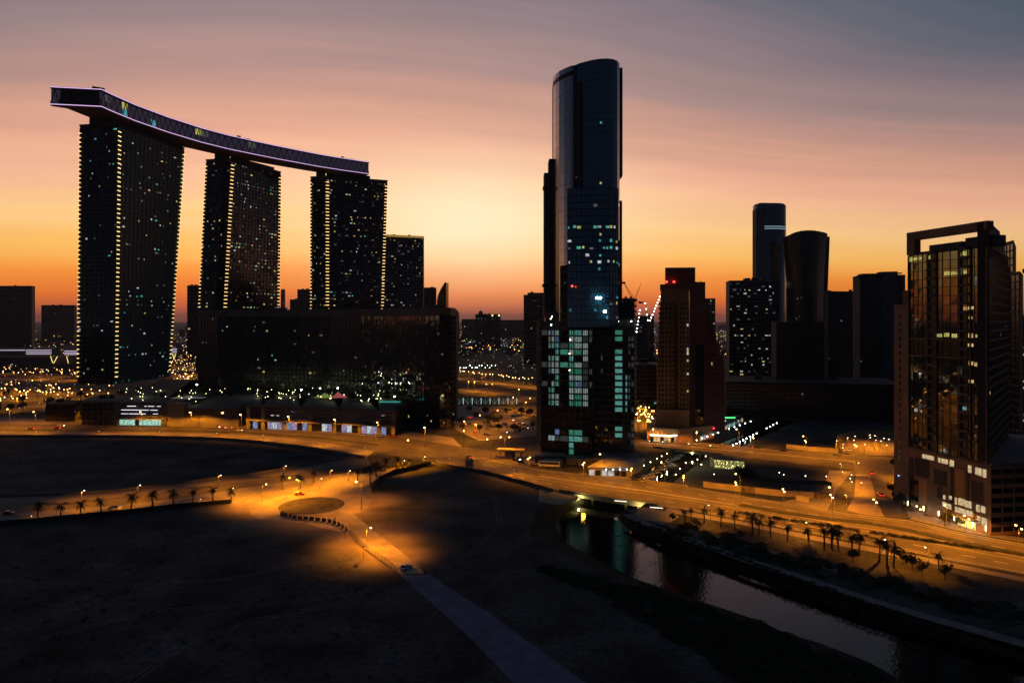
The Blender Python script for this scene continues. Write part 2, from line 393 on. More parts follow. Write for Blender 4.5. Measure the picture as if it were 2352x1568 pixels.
# forecourt of the shops
sheet('shop_forecourt', pxs([(-100, 955), (270, 966), (560, 969), (905, 986), (1040, 1005), (1060, 1025.5), (910, 1002.5), (560, 983.5), (270, 976.5), (-100, 972.5)]), .04, pave_m)
# lower-left road with its raised embankment wall band
bw_u = [(-150, 1150), (0, 1142), (150, 1137), (275, 1127), (425, 1109), (588, 1089), (676, 1075), (757, 1060), (843, 1049)]
bw_l = [(-150, 1164), (0, 1156), (150, 1152), (275, 1142), (425, 1122), (588, 1103), (676, 1089), (757, 1073), (850, 1064)]
sheet('embankment_path', pxs(bw_u) + list(reversed(pxs(bw_l))), .05, mat('path_paving', (.16, .135, .11), .9, noise=(.2, .2)))
lr_l = [(-150, 1190), (0, 1180), (150, 1170), (275, 1160), (425, 1142), (545, 1122), (690, 1102), (800, 1085), (860, 1078)]
sheet('waterside_road', pxs(bw_l) + list(reversed(pxs(lr_l))), .02, asph_m)
fp_l = [(-150, 1215), (0, 1204), (80, 1198), (160, 1190), (232, 1183), (287, 1178), (400, 1165), (457, 1160), (530, 1154)]
sheet('palm_footpath', pxs(lr_l[:6]) + list(reversed(pxs(fp_l))), .04, pave_m)
# roundabout and its sandy apron
RC = P(716, 1161)
def ring(cx, cy_, r, n=48, sx=1, sy=1): return [(cx+math.cos(i*2*math.pi/n)*r*sx, cy_+math.sin(i*2*math.pi/n)*r*sy) for i in range(n)]
sheet('parking_apron', pxs([(532, 1155), (545, 1122), (690, 1102), (800, 1085), (1000, 1064), (960, 1075), (880, 1090), (850, 1110), (855, 1140), (800, 1170), (600, 1175)]), .03, pave_m)
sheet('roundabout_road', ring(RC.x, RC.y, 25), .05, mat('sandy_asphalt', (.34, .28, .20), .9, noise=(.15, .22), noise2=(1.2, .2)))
def disc(name, cx, cy_, r, z0, z1, m_, kind='structure'):
    b = MB(); b.prism(ring(cx, cy_, r, 48), z0, z1); return b.build(name, m_, kind=kind)
disc('roundabout_kerb', RC.x, RC.y, 14.2, 0, .18, kerb_m)
disc('roundabout_island', RC.x, RC.y, 13.8, 0, .22, mat('island_planting', (.075, .06, .035), .95, noise=(.3, .5), noise2=(.08, .3)))
EXIT_PX = [(700, 1205), (792, 1223), (832, 1255), (860, 1276), (918, 1318), (975, 1316), (945, 1285), (880, 1235), (830, 1195), (800, 1170), (740, 1180)]
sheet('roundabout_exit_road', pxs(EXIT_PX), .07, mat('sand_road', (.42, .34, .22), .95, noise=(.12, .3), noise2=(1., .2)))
def rough(pts, amp, step, seed):
    rr = random.Random(seed); out = []
    for a, c in zip(pts, pts[1:]+pts[:1]):
        n = max(1, int((c-a).length/step))
        for k in range(n): p = lerp(a, c, k/n); out.append(Vector((p.x+rr.gauss(0, amp), p.y+rr.gauss(0, amp), 0)))
    return out
sheet('worn_path', rough(pxs([(918, 1320), (985, 1318), (1150, 1425), (1345, 1568), (1600, 1760), (1380, 1760), (1180, 1568), (1065, 1450)]), .16, 1.2, 3), .05, path_m)
trk = mat('tyre_track', (.115, .115, .12), .95, noise=(.6, .6))
for k, ln in enumerate(([(300, 1568), (420, 1480), (600, 1420), (760, 1390), (880, 1340)], [(0, 1330), (260, 1345), (520, 1330), (700, 1290)], [(1010, 1310), (1080, 1270), (1150, 1200), (1130, 1130)], [(80, 1470), (360, 1400), (600, 1390), (860, 1360)], [(60, 1100), (300, 1060), (560, 1040), (760, 1045)])):
    base_ = [P(*q) for q in ln]
    fine = []
    for a, c in zip(base_, base_[1:]): fine += [lerp(a, c, q/6) for q in range(6)]
    for o_ in (-.8, .8):
        line_ = offset(fine, o_); rr_ = random.Random(k); a_ = [p+Vector((rr_.gauss(0, .05), rr_.gauss(0, .05), 0)) for p in offset(line_, .2)]; c_ = offset(line_, -.2)
        sheet('tyre_track', a_+list(reversed(c_)), .03+.003*k+(.001 if o_ > 0 else 0), trk)
# main road from the junction across the canal bridge to the right edge
mr_u = [(1000, 1058), (1110, 1052), (1240, 1079), (1360, 1092), (1480, 1104), (1600, 1122), (1700, 1139), (1800, 1155), (1950, 1181), (2090, 1196), (2200, 1222), (2352, 1250), (2600, 1300)]
mr_l = [(1000, 1066), (1110, 1083), (1210, 1110), (1320, 1135), (1480, 1157), (1600, 1174), (1700, 1192), (1800, 1212), (1950, 1240), (2090, 1266), (2200, 1289), (2352, 1318), (2600, 1370)]
sheet('main_road', pxs(mr_u) + list(reversed(pxs(mr_l))), .03, asph_m)
def strip(name, line, w, z, m_, h=0, kind='structure', dz=0):
    pts = [P(u, v) for u, v in line]; a = offset(pts, w/2); c = offset(pts, -w/2)
    if h:
        b = MB()
        for i in range(len(pts)-1):
            q = [c[i], c[i+1], a[i+1], a[i]]
            b.hexa([(p.x, p.y, dz) for p in q], [(p.x, p.y, dz+h) for p in q])
        return b.build(name, m_, kind=kind)
    return sheet(name, a + list(reversed(c)), z, m_, kind)
mid = [(1240, 1093), (1360, 1110), (1480, 1127), (1600, 1146), (1690, 1160)]
strip('median_kerb', mid, 1.0, 0, kerb_m, h=.18)
mid2 = [(1700, 1160), (1800, 1178), (1900, 1192), (1990, 1202), (2090, 1219), (2200, 1244), (2352, 1275), (2600, 1330)]
strip('planted_median_kerb', mid2, 4.6, 0, kerb_m, h=.15)
strip('planted_median', mid2, 4.2, 0, verge_m, h=.35)
for nm, ln in (('upper_kerb', mr_u), ('lower_kerb', mr_l)): strip(nm, ln, .5, 0, kerb_m, h=.15)
for ln in ([lerp(Vector(a), Vector(b), .25) for a, b in zip(mr_u, mr_l)], [lerp(Vector(a), Vector(b), .75) for a, b in zip(mr_u, mr_l)]):
    pts = [P(*p) for p in ln]
    b = MB()
    for i in range(len(pts)-1):
        a, c = pts[i], pts[i+1]; L_ = (c-a).length; n = int(L_/9); d = (c-a).normalized(); nn = Vector((-d.y, d.x, 0))*.14
        for k in range(n):
            p = a + d*(k*9+1); q = p + d*4; b.poly([(p-nn)+Vector((0, 0, .04)), (q-nn)+Vector((0, 0, .04)), (q+nn)+Vector((0, 0, .04)), (p+nn)+Vector((0, 0, .04))])
    b.build('lane_markings', paint_m, kind='stuff')
for fr in (.06, .44, .56, .94):
    ln = [lerp(Vector(a), Vector(b), fr) for a, b in zip(mr_u[1:], mr_l[1:])]
    strip('edge_line', [tuple(p) for p in ln], .22, .045, paint_m)
sheet('right_pavement', pxs([(2100, 1180), (2200, 1196), (2280, 1224), (2400, 1242), (2400, 1254), (2200, 1218), (2090, 1192)]), .06, pave_m)
sheet('lower_pavement', [p for p in pxs([(1530, 1166), (1700, 1196), (1800, 1216), (1950, 1246), (2090, 1272), (2600, 1378), (2600, 1390), (2300, 1325), (2090, 1283), (1950, 1257), (1800, 1226), (1700, 1204), (1530, 1176)])], .05, pave_m)
# second road over the upper canal bridge
r2_u = [(1380, 1000), (1462, 1010), (1600, 1019), (1700, 1027), (1830, 1037), (1960, 1046), (2120, 1056)]
r2_l = [(1380, 1012), (1462, 1023), (1580, 1036), (1700, 1050), (1820, 1062), (1960, 1078), (2120, 1084)]
sheet('canal_road', pxs(r2_u) + list(reversed(pxs(r2_l))), .03, asph_m)
strip('canal_road_kerb', r2_u, .5, 0, kerb_m, h=.15)
strip('canal_road_median', [(1470, 1016), (1600, 1027), (1700, 1037), (1830, 1048), (1960, 1060)], 1.2, 0, kerb_m, h=.2)
# cross street with splitter island, right
sheet('cross_street', pxs([(1960, 1078), (2062, 1080), (2085, 1130), (2110, 1190), (2000, 1186), (1900, 1174), (1925, 1120)]), .045, asph_m)
b = MB(); sp = pxs([(1966, 1090), (1998, 1090), (2014, 1150), (2030, 1186), (1975, 1180), (1945, 1172), (1962, 1140)]); b.prism([(p.x, p.y) for p in sp], 0, .2); b.build('splitter_island', mat('island_paving', (.33, .27, .18), .85, noise=(.3, .15)), kind='structure')
sheet('corner_garden_left', pxs([(1905, 1080), (1958, 1082), (1925, 1120), (1900, 1172), (1800, 1152), (1890, 1125)]), .035, pave_m)
sheet('corner_pavement_right', pxs([(2062, 1080), (2105, 1080), (2120, 1186), (2085, 1186), (2072, 1130)]), .052, pave_m)
# construction compound
sheet('compound_ground', pxs([(1925, 1012), (1950, 1004), (2060, 1004), (2120, 1012), (2120, 1048), (1960, 1045), (1930, 1035)]), .05, pale_m)
# plots
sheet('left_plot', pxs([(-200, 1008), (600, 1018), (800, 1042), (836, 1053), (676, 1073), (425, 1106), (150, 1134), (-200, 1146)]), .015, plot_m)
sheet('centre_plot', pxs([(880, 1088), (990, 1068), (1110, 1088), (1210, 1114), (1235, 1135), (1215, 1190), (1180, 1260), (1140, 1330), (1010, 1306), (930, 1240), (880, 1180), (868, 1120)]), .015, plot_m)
sheet('right_plot', pxs([(1700, 1056), (1890, 1072), (1900, 1108), (1760, 1104), (1640, 1090)]), .02, mat('plot_dark', (.03, .028, .026), .95, noise=(.06, .4)))
# canal-side path, right bank
strip('canal_path', [(1440, 1180), (1500, 1210), (1600, 1245), (1720, 1288), (1860, 1332), (2000, 1378), (2150, 1422), (2352, 1478), (2600, 1550)], 4.5, .04, mat('bank_path', (.17, .17, .17), .9, noise=(.2, .25)))
strip('upper_bank_path', [(1500, 1196), (1650, 1235), (1800, 1275), (1950, 1318), (2150, 1372), (2400, 1440)], 3.0, .04, mat('bank_path2', (.13, .13, .13), .9, noise=(.2, .3)))
# bridges ---------------------------------------------------------------------
def bridge(label, up, lo, th, lightz=True):
    up = [P(*p) for p in up]; lo = [P(*p) for p in lo]
    c = (up[0]+lo[-1])/2; t = thing('road_bridge', label, 'bridge', (c.x, c.y, 0))
    b = MB(); q = [(p.x, p.y) for p in lo] + [(p.x, p.y) for p in reversed(up)]
    b.prism(q, -th, -.01); b.build('deck', conc_m, t)
    for ln in (up, lo):
        b = MB(); a_ = offset(ln, .2); c_ = offset(ln, -.2)
        for i in range(len(ln)-1):
            qq = [c_[i], c_[i+1], a_[i+1], a_[i]]; b.hexa([(p.x, p.y, 0) for p in qq], [(p.x, p.y, 1.0) for p in qq])
        b.build('parapet', conc_m, t)
    for s in (.33, .66):
        a = lerp(up[0], up[-1], s); c2 = lerp(lo[0], lo[-1], s); d = (c2-a)
        for k in (.12, .5, .88):
            p = a + d*k; b = MB(); b.tube((p.x, p.y, WZ-1), (p.x, p.y, -th), .7, n=8); b.build('pier', conc_m, t)
    return t
mb_t = bridge('concrete bridge carrying the wide amber-lit road over the canal mouth', [(1330, 1089), (1440, 1100), (1580, 1119)], [(1285, 1128), (1400, 1147), (1510, 1162)], 1.4)
bridge('smaller concrete bridge over the canal behind the towers', [(1520, 1013.5), (1600, 1019), (1700, 1027)], [(1500, 1027.5), (1580, 1036), (1660, 1045)], 1.2)
# ------------------------------------------------------------------ street lamps
LD = bpy.data.lights.new('sodium_light', 'SPOT'); LD.energy = 20000; LD.color = SOD; LD.shadow_soft_size = .25; LD.spot_size = rad(155); LD.spot_blend = .35
def batwing(l):
    """road luminaires throw most of their light sideways, which evens out the pools"""
    l.use_nodes = True; nt = l.node_tree; em = nt.nodes['Emission']; N = nt.nodes.new; L = nt.links.new
    tc = N('ShaderNodeTexCoord'); sp = N('ShaderNodeSeparateXYZ'); L(tc.outputs['Normal'], sp.inputs[0])
    a = N('ShaderNodeMath'); a.operation = 'ABSOLUTE'; L(sp.outputs[2], a.inputs[0]); b = N('ShaderNodeMath'); b.operation = 'MAXIMUM'; L(a.outputs[0], b.inputs[0]); b.inputs[1].default_value = .2
    c = N('ShaderNodeMath'); c.operation = 'POWER'; L(b.outputs[0], c.inputs[0]); c.inputs[1].default_value = -1.9
    d = N('ShaderNodeMath'); d.operation = 'MULTIPLY'; L(c.outputs[0], d.inputs[0]); d.inputs[1].default_value = .34; L(d.outputs[0], em.inputs[1])
batwing(LD)
LDm = LD.copy(); LDm.name = 'median_light'; LDm.energy = 12000
LDp = LD.copy(); LDp.name = 'plaza_light'; LDp.energy = 36000
LDb = LD.copy(); LDb.name = 'boulevard_light'; LDb.energy = 48000
LDs = bpy.data.lights.new('small_sodium_light', 'SPOT'); LDs.energy = 8500; LDs.color = SOD; LDs.shadow_soft_size = .15; LDs.spot_size = rad(158); LDs.spot_blend = .3
LDw = bpy.data.lights.new('white_light', 'POINT'); LDw.energy = 140; LDw.color = (1, .9, .72); LDw.shadow_soft_size = .2
LDf = bpy.data.lights.new('far_sodium_light', 'SPOT'); LDf.energy = 15000; LDf.color = SOD; LDf.shadow_soft_size = .4; LDf.spot_size = rad(158); LDf.spot_blend = .3
batwing(LDs); batwing(LDf)
LDt = LDs.copy(); LDt.name = 'footpath_light'; LDt.energy = 2400
LDc = LDs.copy(); LDc.name = 'compound_light'; LDc.energy = 3600
LDy = bpy.data.lights.new('underbridge_light', 'POINT'); LDy.energy = 1400; LDy.color = (1, .78, .22); LDy.shadow_soft_size = .2
def addlight(par, loc, data):
    o = bpy.data.objects.new(data.name, data); COL.objects.link(o); o.parent = par; o.location = loc; return o
def lamp_proto(H, arm, double=False, small=False):
    t = thing('street_lamp' if not small else 'promenade_lamp', 'x', 'street lamp')
    b = MB(); b.tube((0, 0, 0), (0, 0, H), .13 if not small else .09, .07, 6); b.box((0, 0, .15), (.45, .45, .3)); b.build('mast', post_m, t, local=True)
    for sgn in ((1, -1) if double else (1,)):
        b = MB(); prev = Vector((0, 0, H-.1))
        for k in range(1, 4):
            q = Vector((sgn*arm*k/3, 0, H-.1+.5*math.sin(k/3*math.pi/2))); b.tube(prev, q, .06, n=5); prev = q
        b.build('arm', post_m, t, local=True)
        b = MB(); x = sgn*(arm+.3); z = H+.36
        b.hexa([(x-.45, -.16, z), (x+.45, -.16, z), (x+.45, .16, z), (x-.45, .16, z)], [(x-.3, -.1, z+.16), (x+.3, -.1, z+.16), (x+.3, .1, z+.16), (x-.3, .1, z+.16)])
        hd = b.build('lamp_head', post_m, t, local=True)
        b = MB(); r_ = .40 if not small else .2; b.ball((x, 0, z-.08), r_, sz=.7); b.build('bulb', bulb_m if not small else bulbw_m, hd, local=True)
        addlight(t, (x, 0, z-.35), LD if not small else LDs)
    return t
protoA = lamp_proto(10, 1.6); protoD = lamp_proto(10.5, 2.2, double=True); protoS = lamp_proto(4.0, .5, small=True)
for p_ in (protoA, protoD, protoS): p_.location = (0, -500, 0)
used = set()
def lamp(u, v, kind='A', rz=0., H=None, label='', group=None):
    pr = {'A': protoA, 'D': protoD, 'S': protoS}[kind]; base = {'A': 10.4, 'D': 10.9, 'S': 4.4}[kind]
    sc = (H/base) if H else 1.; p = P(u, v); return dup(pr, (p.x, p.y, .02), rz, sc, label, group)
def setlight(o, data):
    for c in o.children:
        if c.type == 'LIGHT': c.data = data
    return o
def lampbyhead(u, vh, H, kind='A', rz=0., label='', group=None):
    Y = (CAMH-H)*F/(vh-HV); x = (u-CU)/F*Y; pr = {'A': protoA, 'D': protoD, 'S': protoS}[kind]; base = {'A': 10.4, 'D': 10.9, 'S': 4.4}[kind]
    return dup(pr, (x, Y, .02), rz, H/base, label, group)
# boulevard row
row = [(22, 938), (82, 944), (326, 944), (440, 945), (555, 950), (664, 955), (770, 961), (868, 968), (976, 980)]
for i, (u, v) in enumerate(row):
    setlight(lampbyhead(u, v, 13, 'A', rad(-90), orw(i)+' tall amber street lamp from the left in front of the podium shops', 'tall lamps along the shop boulevard'), LDb)
for i, (u, v) in enumerate([(82, 990), (226, 990), (366, 991), (498, 994), (604, 1000), (731, 1014), (838, 1028), (1032, 1053), (1180, 1078)]):
    setlight(lampbyhead(u, v, 3.1, 'S', rad(90), orw(i)+' short white promenade lamp from the left along the boulevard edge', 'short lamps along the promenade'), LDt)
for i, (u, v) in enumerate([(945, 1010), (1065, 990), (1160, 1003), (1387, 1042), (1527, 1060), (1700, 1087), (1916, 1118)]):
    lab = ['tall amber lamp at the fork where the boulevard meets the waterside road', 'amber lamp beside the car park next to the dark curved block', 'two-armed amber lamp at the junction left of the tall central tower',
           'curved amber lamp at the foot of the tall central tower', 'amber lamp beside the moored rows by the canal quay', 'amber lamp above the white hoarding of the right plot', 'amber lamp at the left corner of the cross street'][i]
    lampbyhead(u, v, 11, 'D' if i == 2 else 'A', rad([180, 90, 0, 180, 200, 180, 180][i]), lab, 'tall junction and main road lamps')
lampbyhead(1852, 1001, 10, 'A', rad(180), 'amber lamp behind the white hoarding by the marina plot', 'tall junction and main road lamps')
lampbyhead(1698, 985, 10, 'A', rad(180), 'amber lamp standing beside the lit marina restaurants', 'tall junction and main road lamps')
lampbyhead(2174, 1157, 10, 'A', rad(220), 'amber lamp before the lit windows of the framed tower', 'tall junction and main road lamps')
lampbyhead(1127, 1008, 11, 'A', rad(180), 'amber lamp with a bright arm at the junction centre', 'tall junction and main road lamps')
# roundabout
for i, (u, v, h, k, r_, lab) in enumerate([
    (603, 1112, 8, 'A', 30, 'amber lamp at the left end of the roundabout parking bays'), (658, 1098, 9, 'A', 60, 'amber lamp behind the roundabout, beside a palm'),
    (734, 1098, 5, 'S', 0, 'short lamp between parking bays behind the roundabout'), (531, 1120, 5, 'S', 0, 'short white lamp by the last palm before the roundabout'),
    (686, 1100, 5, 'S', 180, 'short lamp beside the angled parking island'),
    (830, 1105, 12, 'A', 180, 'tall curved lamp standing right of the roundabout'), (842, 1211, 8, 'A', 0, 'amber lamp over the brightest sand beyond the roundabout'),
    (800, 1080, 5, 'S', 0, 'short lamp hidden by dark palms near the junction verge'), (758, 1079, 5, 'S', 0, 'short lamp on the strip between waterside road and parking'),
    (925, 1057, 5, 'S', 0, 'short lamp on the lit sand at the tip of the dark plot'), (972, 1048, 5, 'S', 0, 'short lamp with bright mast at the apex of the dark plot')]):
    o = lampbyhead(u, v, h, k, rad(r_), lab, 'lamps round the roundabout')
    if k == 'A': setlight(o, LDp)
for i, (u, v) in enumerate([(70, 1184), (276, 1163), (458, 1146)]):
    setlight(lampbyhead(u, v, 2.4, 'S', 0, orw(i)+' footpath lamp from the left between the roadside palms', 'footpath lamps between the palms'), LDt)
for i, (u, v) in enumerate([(188, 1125), (316, 1113), (502, 1090), (652, 1069)]):
    lampbyhead(u, v, 6, 'S', 0, orw(i)+' lamp from the left on the far edge of the waterside road', 'lamps on the waterside road')
for i, (u, v) in enumerate([(1632, 1160), (1858, 1200), (2133, 1257), (2040, 1240)]):
    lampbyhead(u, v, 6, 'S', 90, orw(i)+' white-topped lamp from the left along the palm-lined lower pavement', 'lamps along the lower pavement')
# working lights that keep the main road amber (masts of the median row)
for i, (u, v) in enumerate([(1215, 1094), (1340, 1108), (1450, 1123), (1570, 1142), (1690, 1160), (1800, 1178), (1910, 1193), (2010, 1205), (2110, 1223), (2220, 1248), (2340, 1273)]):
    setlight(lamp(u, v, 'D', rad(75), 9.5, orw(i)+' slim two-armed lamp from the left on the wide road median', 'median lamps of the main road'), LDm)
for i, (u, v) in enumerate([(1500, 1019), (1600, 1027), (1730, 1040), (1850, 1050), (1965, 1061)]):
    setlight(lamp(u, v, 'D', rad(75), 9.5, orw(i)+' two-armed lamp from the left on the canal road median', 'median lamps of the canal road'), LDm)
# compound lamps
cp = [(1925, 1012), (1935, 1020), (1948, 1004), (1958, 1010), (1968, 1001), (1940, 1028), (1995, 998), (2003, 1004), (2008, 1010), (2014, 1000), (2020, 1012), (2028, 1006), (2046, 1008), (2058, 1004), (1985, 1020), (2038, 1022)]
for i, (u, v) in enumerate(cp):
    setlight(lampbyhead(u, v, 6, 'S', R.random()*6, 'small amber lamp in the cluster over the fenced works compound', 'lamps of the works compound'), LDc)
cs = [(1932, 1064), (1968, 1062), (1938, 1082), (1960, 1090), (1952, 1105), (1975, 1108), (2052, 1075), (2062, 1082), (2072, 1092), (2080, 1106), (2098, 1120), (2105, 1132), (2085, 1140), (1945, 1135)]
for i, (u, v) in enumerate(cs):
    setlight(lampbyhead(u, v, 4.5, 'S', R.random()*6, orw(i)+' short corner lamp beside the cross street, counted from its far end', 'short lamps round the cross street'), LDc)
for p_ in (protoA, protoD, protoS):
    for ch in list(p_.children_recursive): bpy.data.objects.remove(ch)
    bpy.data.objects.remove(p_)

# ------------------------------------------------------------------ buildings
def ctr(ps): return (sum(p[0] for p in ps)/len(ps), sum(p[1] for p in ps)/len(ps))

def shell(par, poly, z0, z1, m_, top=None, name='wall', roof=None):
    b = MB(); c0 = ctr(poly); c1 = ctr(top or poly)
    def ins(pl, c, k=.45):
        out = []
        for p in pl:
            l = math.hypot(p[0]-c[0], p[1]-c[1]) or 1; out.append((p[0]-(p[0]-c[0])/l*k, p[1]-(p[1]-c[1])/l*k))
        return out
    p0 = ins(poly, c0) if top else poly; p1 = ins(top, c1) if top else poly; nl = 24 if top else 1
    for i in range(nl):
        a_ = [tuple(lerp(Vector(q), Vector(w), i/nl)) for q, w in zip(p0, p1)]; e_ = [tuple(lerp(Vector(q), Vector(w), (i+1)/nl)) for q, w in zip(p0, p1)]
        b.prism(a_, z0+(z1-z0)*i/nl, z0+(z1-z0)*(i+1)/nl-(.004 if i < nl-1 else 0), 0, e_)
    o = b.build(name, m_, par)
    rb = MB(); tp = top or poly; cx, cy_ = ctr(tp)
    rb.prism([(cx+(p[0]-cx)*1.01, cy_+(p[1]-cy_)*1.01) for p in tp], z1, z1+.8); rb.build('roof', roof or m_, par); return o

def roof_kit(par, poly, z, n=3, m_=None, seed=1):
    rr = random.Random(seed); cx, cy_ = ctr(poly); rx = (max(p[0] for p in poly)-min(p[0] for p in poly))*.28
    for i in range(n):
        b = MB(); b.box((cx+rr.uniform(-rx, rx), cy_+rr.uniform(-2, 3), z+1.2+rr.random()), (rr.uniform(2, 6), rr.uniform(2, 5), rr.uniform(1.6, 3.4))); b.build('roof_plant', m_ or dconc_m, par)

# --- three towers joined by the sky bridge
def edge_strips(par, p0, p1, z0, z1, n, w, dirs, skipk=()):
    """short warm light bars stacked up one corner of a tower"""
    for k in range(n):
        if k in skipk: continue
        t = (k+.5)/n; p = lerp(Vector((*p0, 0)), Vector((*p1, 0)), t); z = z0+(z1-z0)*t
        b = MB()
        for d in dirs:
            d = Vector((d[0], d[1], 0)).normalized(); nn = Vector((d.y, -d.x, 0)); nn = nn if nn.y < 0 else -nn
            a = p + nn*.75; e = a + d*w
            b.hexa([a, e, e+nn*.3, a+nn*.3], [x+Vector((0, 0, .55)) for x in (a, e, e+nn*.3, a+nn*.3)]) if False else b.hexa([Vector((x.x, x.y, z)) for x in (a, e, e+nn*.3, a+nn*.3)], [Vector((x.x, x.y, z+.6)) for x in (a, e, e+nn*.3, a+nn*.3)])
        b.build('edge_light', dash_m, par)

def gate_tower(label, bl, bc, br, tl, tc, tr, vt, D, zb, lit, seed, side_mat, kmin=0, mix=LIT_MIX, front=None):
    """b*/t* = bottom and top plan points of the left, corner and right verticals"""
    R.seed(seed)
    bk = lambda p, k, o: (p[0]*(p[1]+k)/p[1]+o, p[1]+k)
    back_b = bk(br, 22, -2), bk(bl, 30, 4); back_t = bk(tr, 22, -2), bk(tl, 30, 4)
    zt = 272.5; t = thing('skybridge_tower', label, 'tower', (bc[0], bc[1], zb), group='towers joined by the sky bridge')
    poly = [bl, bc, br, *back_b]; top = [tl, tc, tr, *back_t]
    shell(t, poly, zb, zt, side_mat, top)
    H = zt-zb; fl = int(H/4.3)
    facade(t, bl, bc, zb, zt-3, 8, fl, glassA, dconc_m, lit=lit*.5, A2=tl, B2=tc, bar_h=.5, dep=.3, mix=mix)
    facade(t, bc, br, zb, zt-3, 16, fl, front or glassB, dconc_m, lit=lit, A2=tc, B2=tr, bar_h=.55, dep=.45, mix=mix, alt=None if front is glassT else glassC, wname='front_window', jit=.008)
    dl = Vector((bl[0]-bc[0], bl[1]-bc[1])).normalized(); dr = Vector((br[0]-bc[0], br[1]-bc[1])).normalized()
    n = int((H-12)/4.35)
    ks = set(range(kmin))
    edge_strips(t, bc, tc, zb+5, zt-6, n, 4.4, [(dr.x, dr.y)], ks)
    edge_strips(t, br, tr, zb+5, zt-6, n, 3.6, [(-dr.x, -dr.y)], ks)
    edge_strips(t, bl, tl, zb+5, zt-6, n, 2.2, [(-dl.x, -dl.y)], ks)
    return t, zt
def XY(u, D): p = Q(u, D); return (p.x, p.y)
ZP = 17.0
gate_tower('tallest left tower under the knee of the sky bridge, amber light ticks on its edges', XY(178, 676), XY(262, 668), XY(390, 765), XY(183, 676), XY(270, 668), XY(423, 765), 283, 668, ZP, .11, 3, dconc_m, mix=LIT_COOL, front=glassT)
gate_tower('middle tower under the sky bridge with amber light ticks on three edges', XY(449, 822), XY(505, 814), XY(640, 889), XY(473, 822), XY(530, 814), XY(645, 889), 361, 822, ZP, .24, 4, gconc_m, kmin=15, front=glassA)
gate_tower('right tower carrying the far end of the sky bridge, amber ticks up its edges', XY(713, 920), XY(748, 914), XY(877, 944), XY(713, 920), XY(748, 914), XY(890, 944), 404, 905, ZP, .20, 5, gconc_m, kmin=16, front=glassA)
# necks between the towers and the bridge
def box_building(par, name, poly, z0, z1, m_): b = MB(); b.prism(poly, z0, z1); return b.build(name, m_, par)

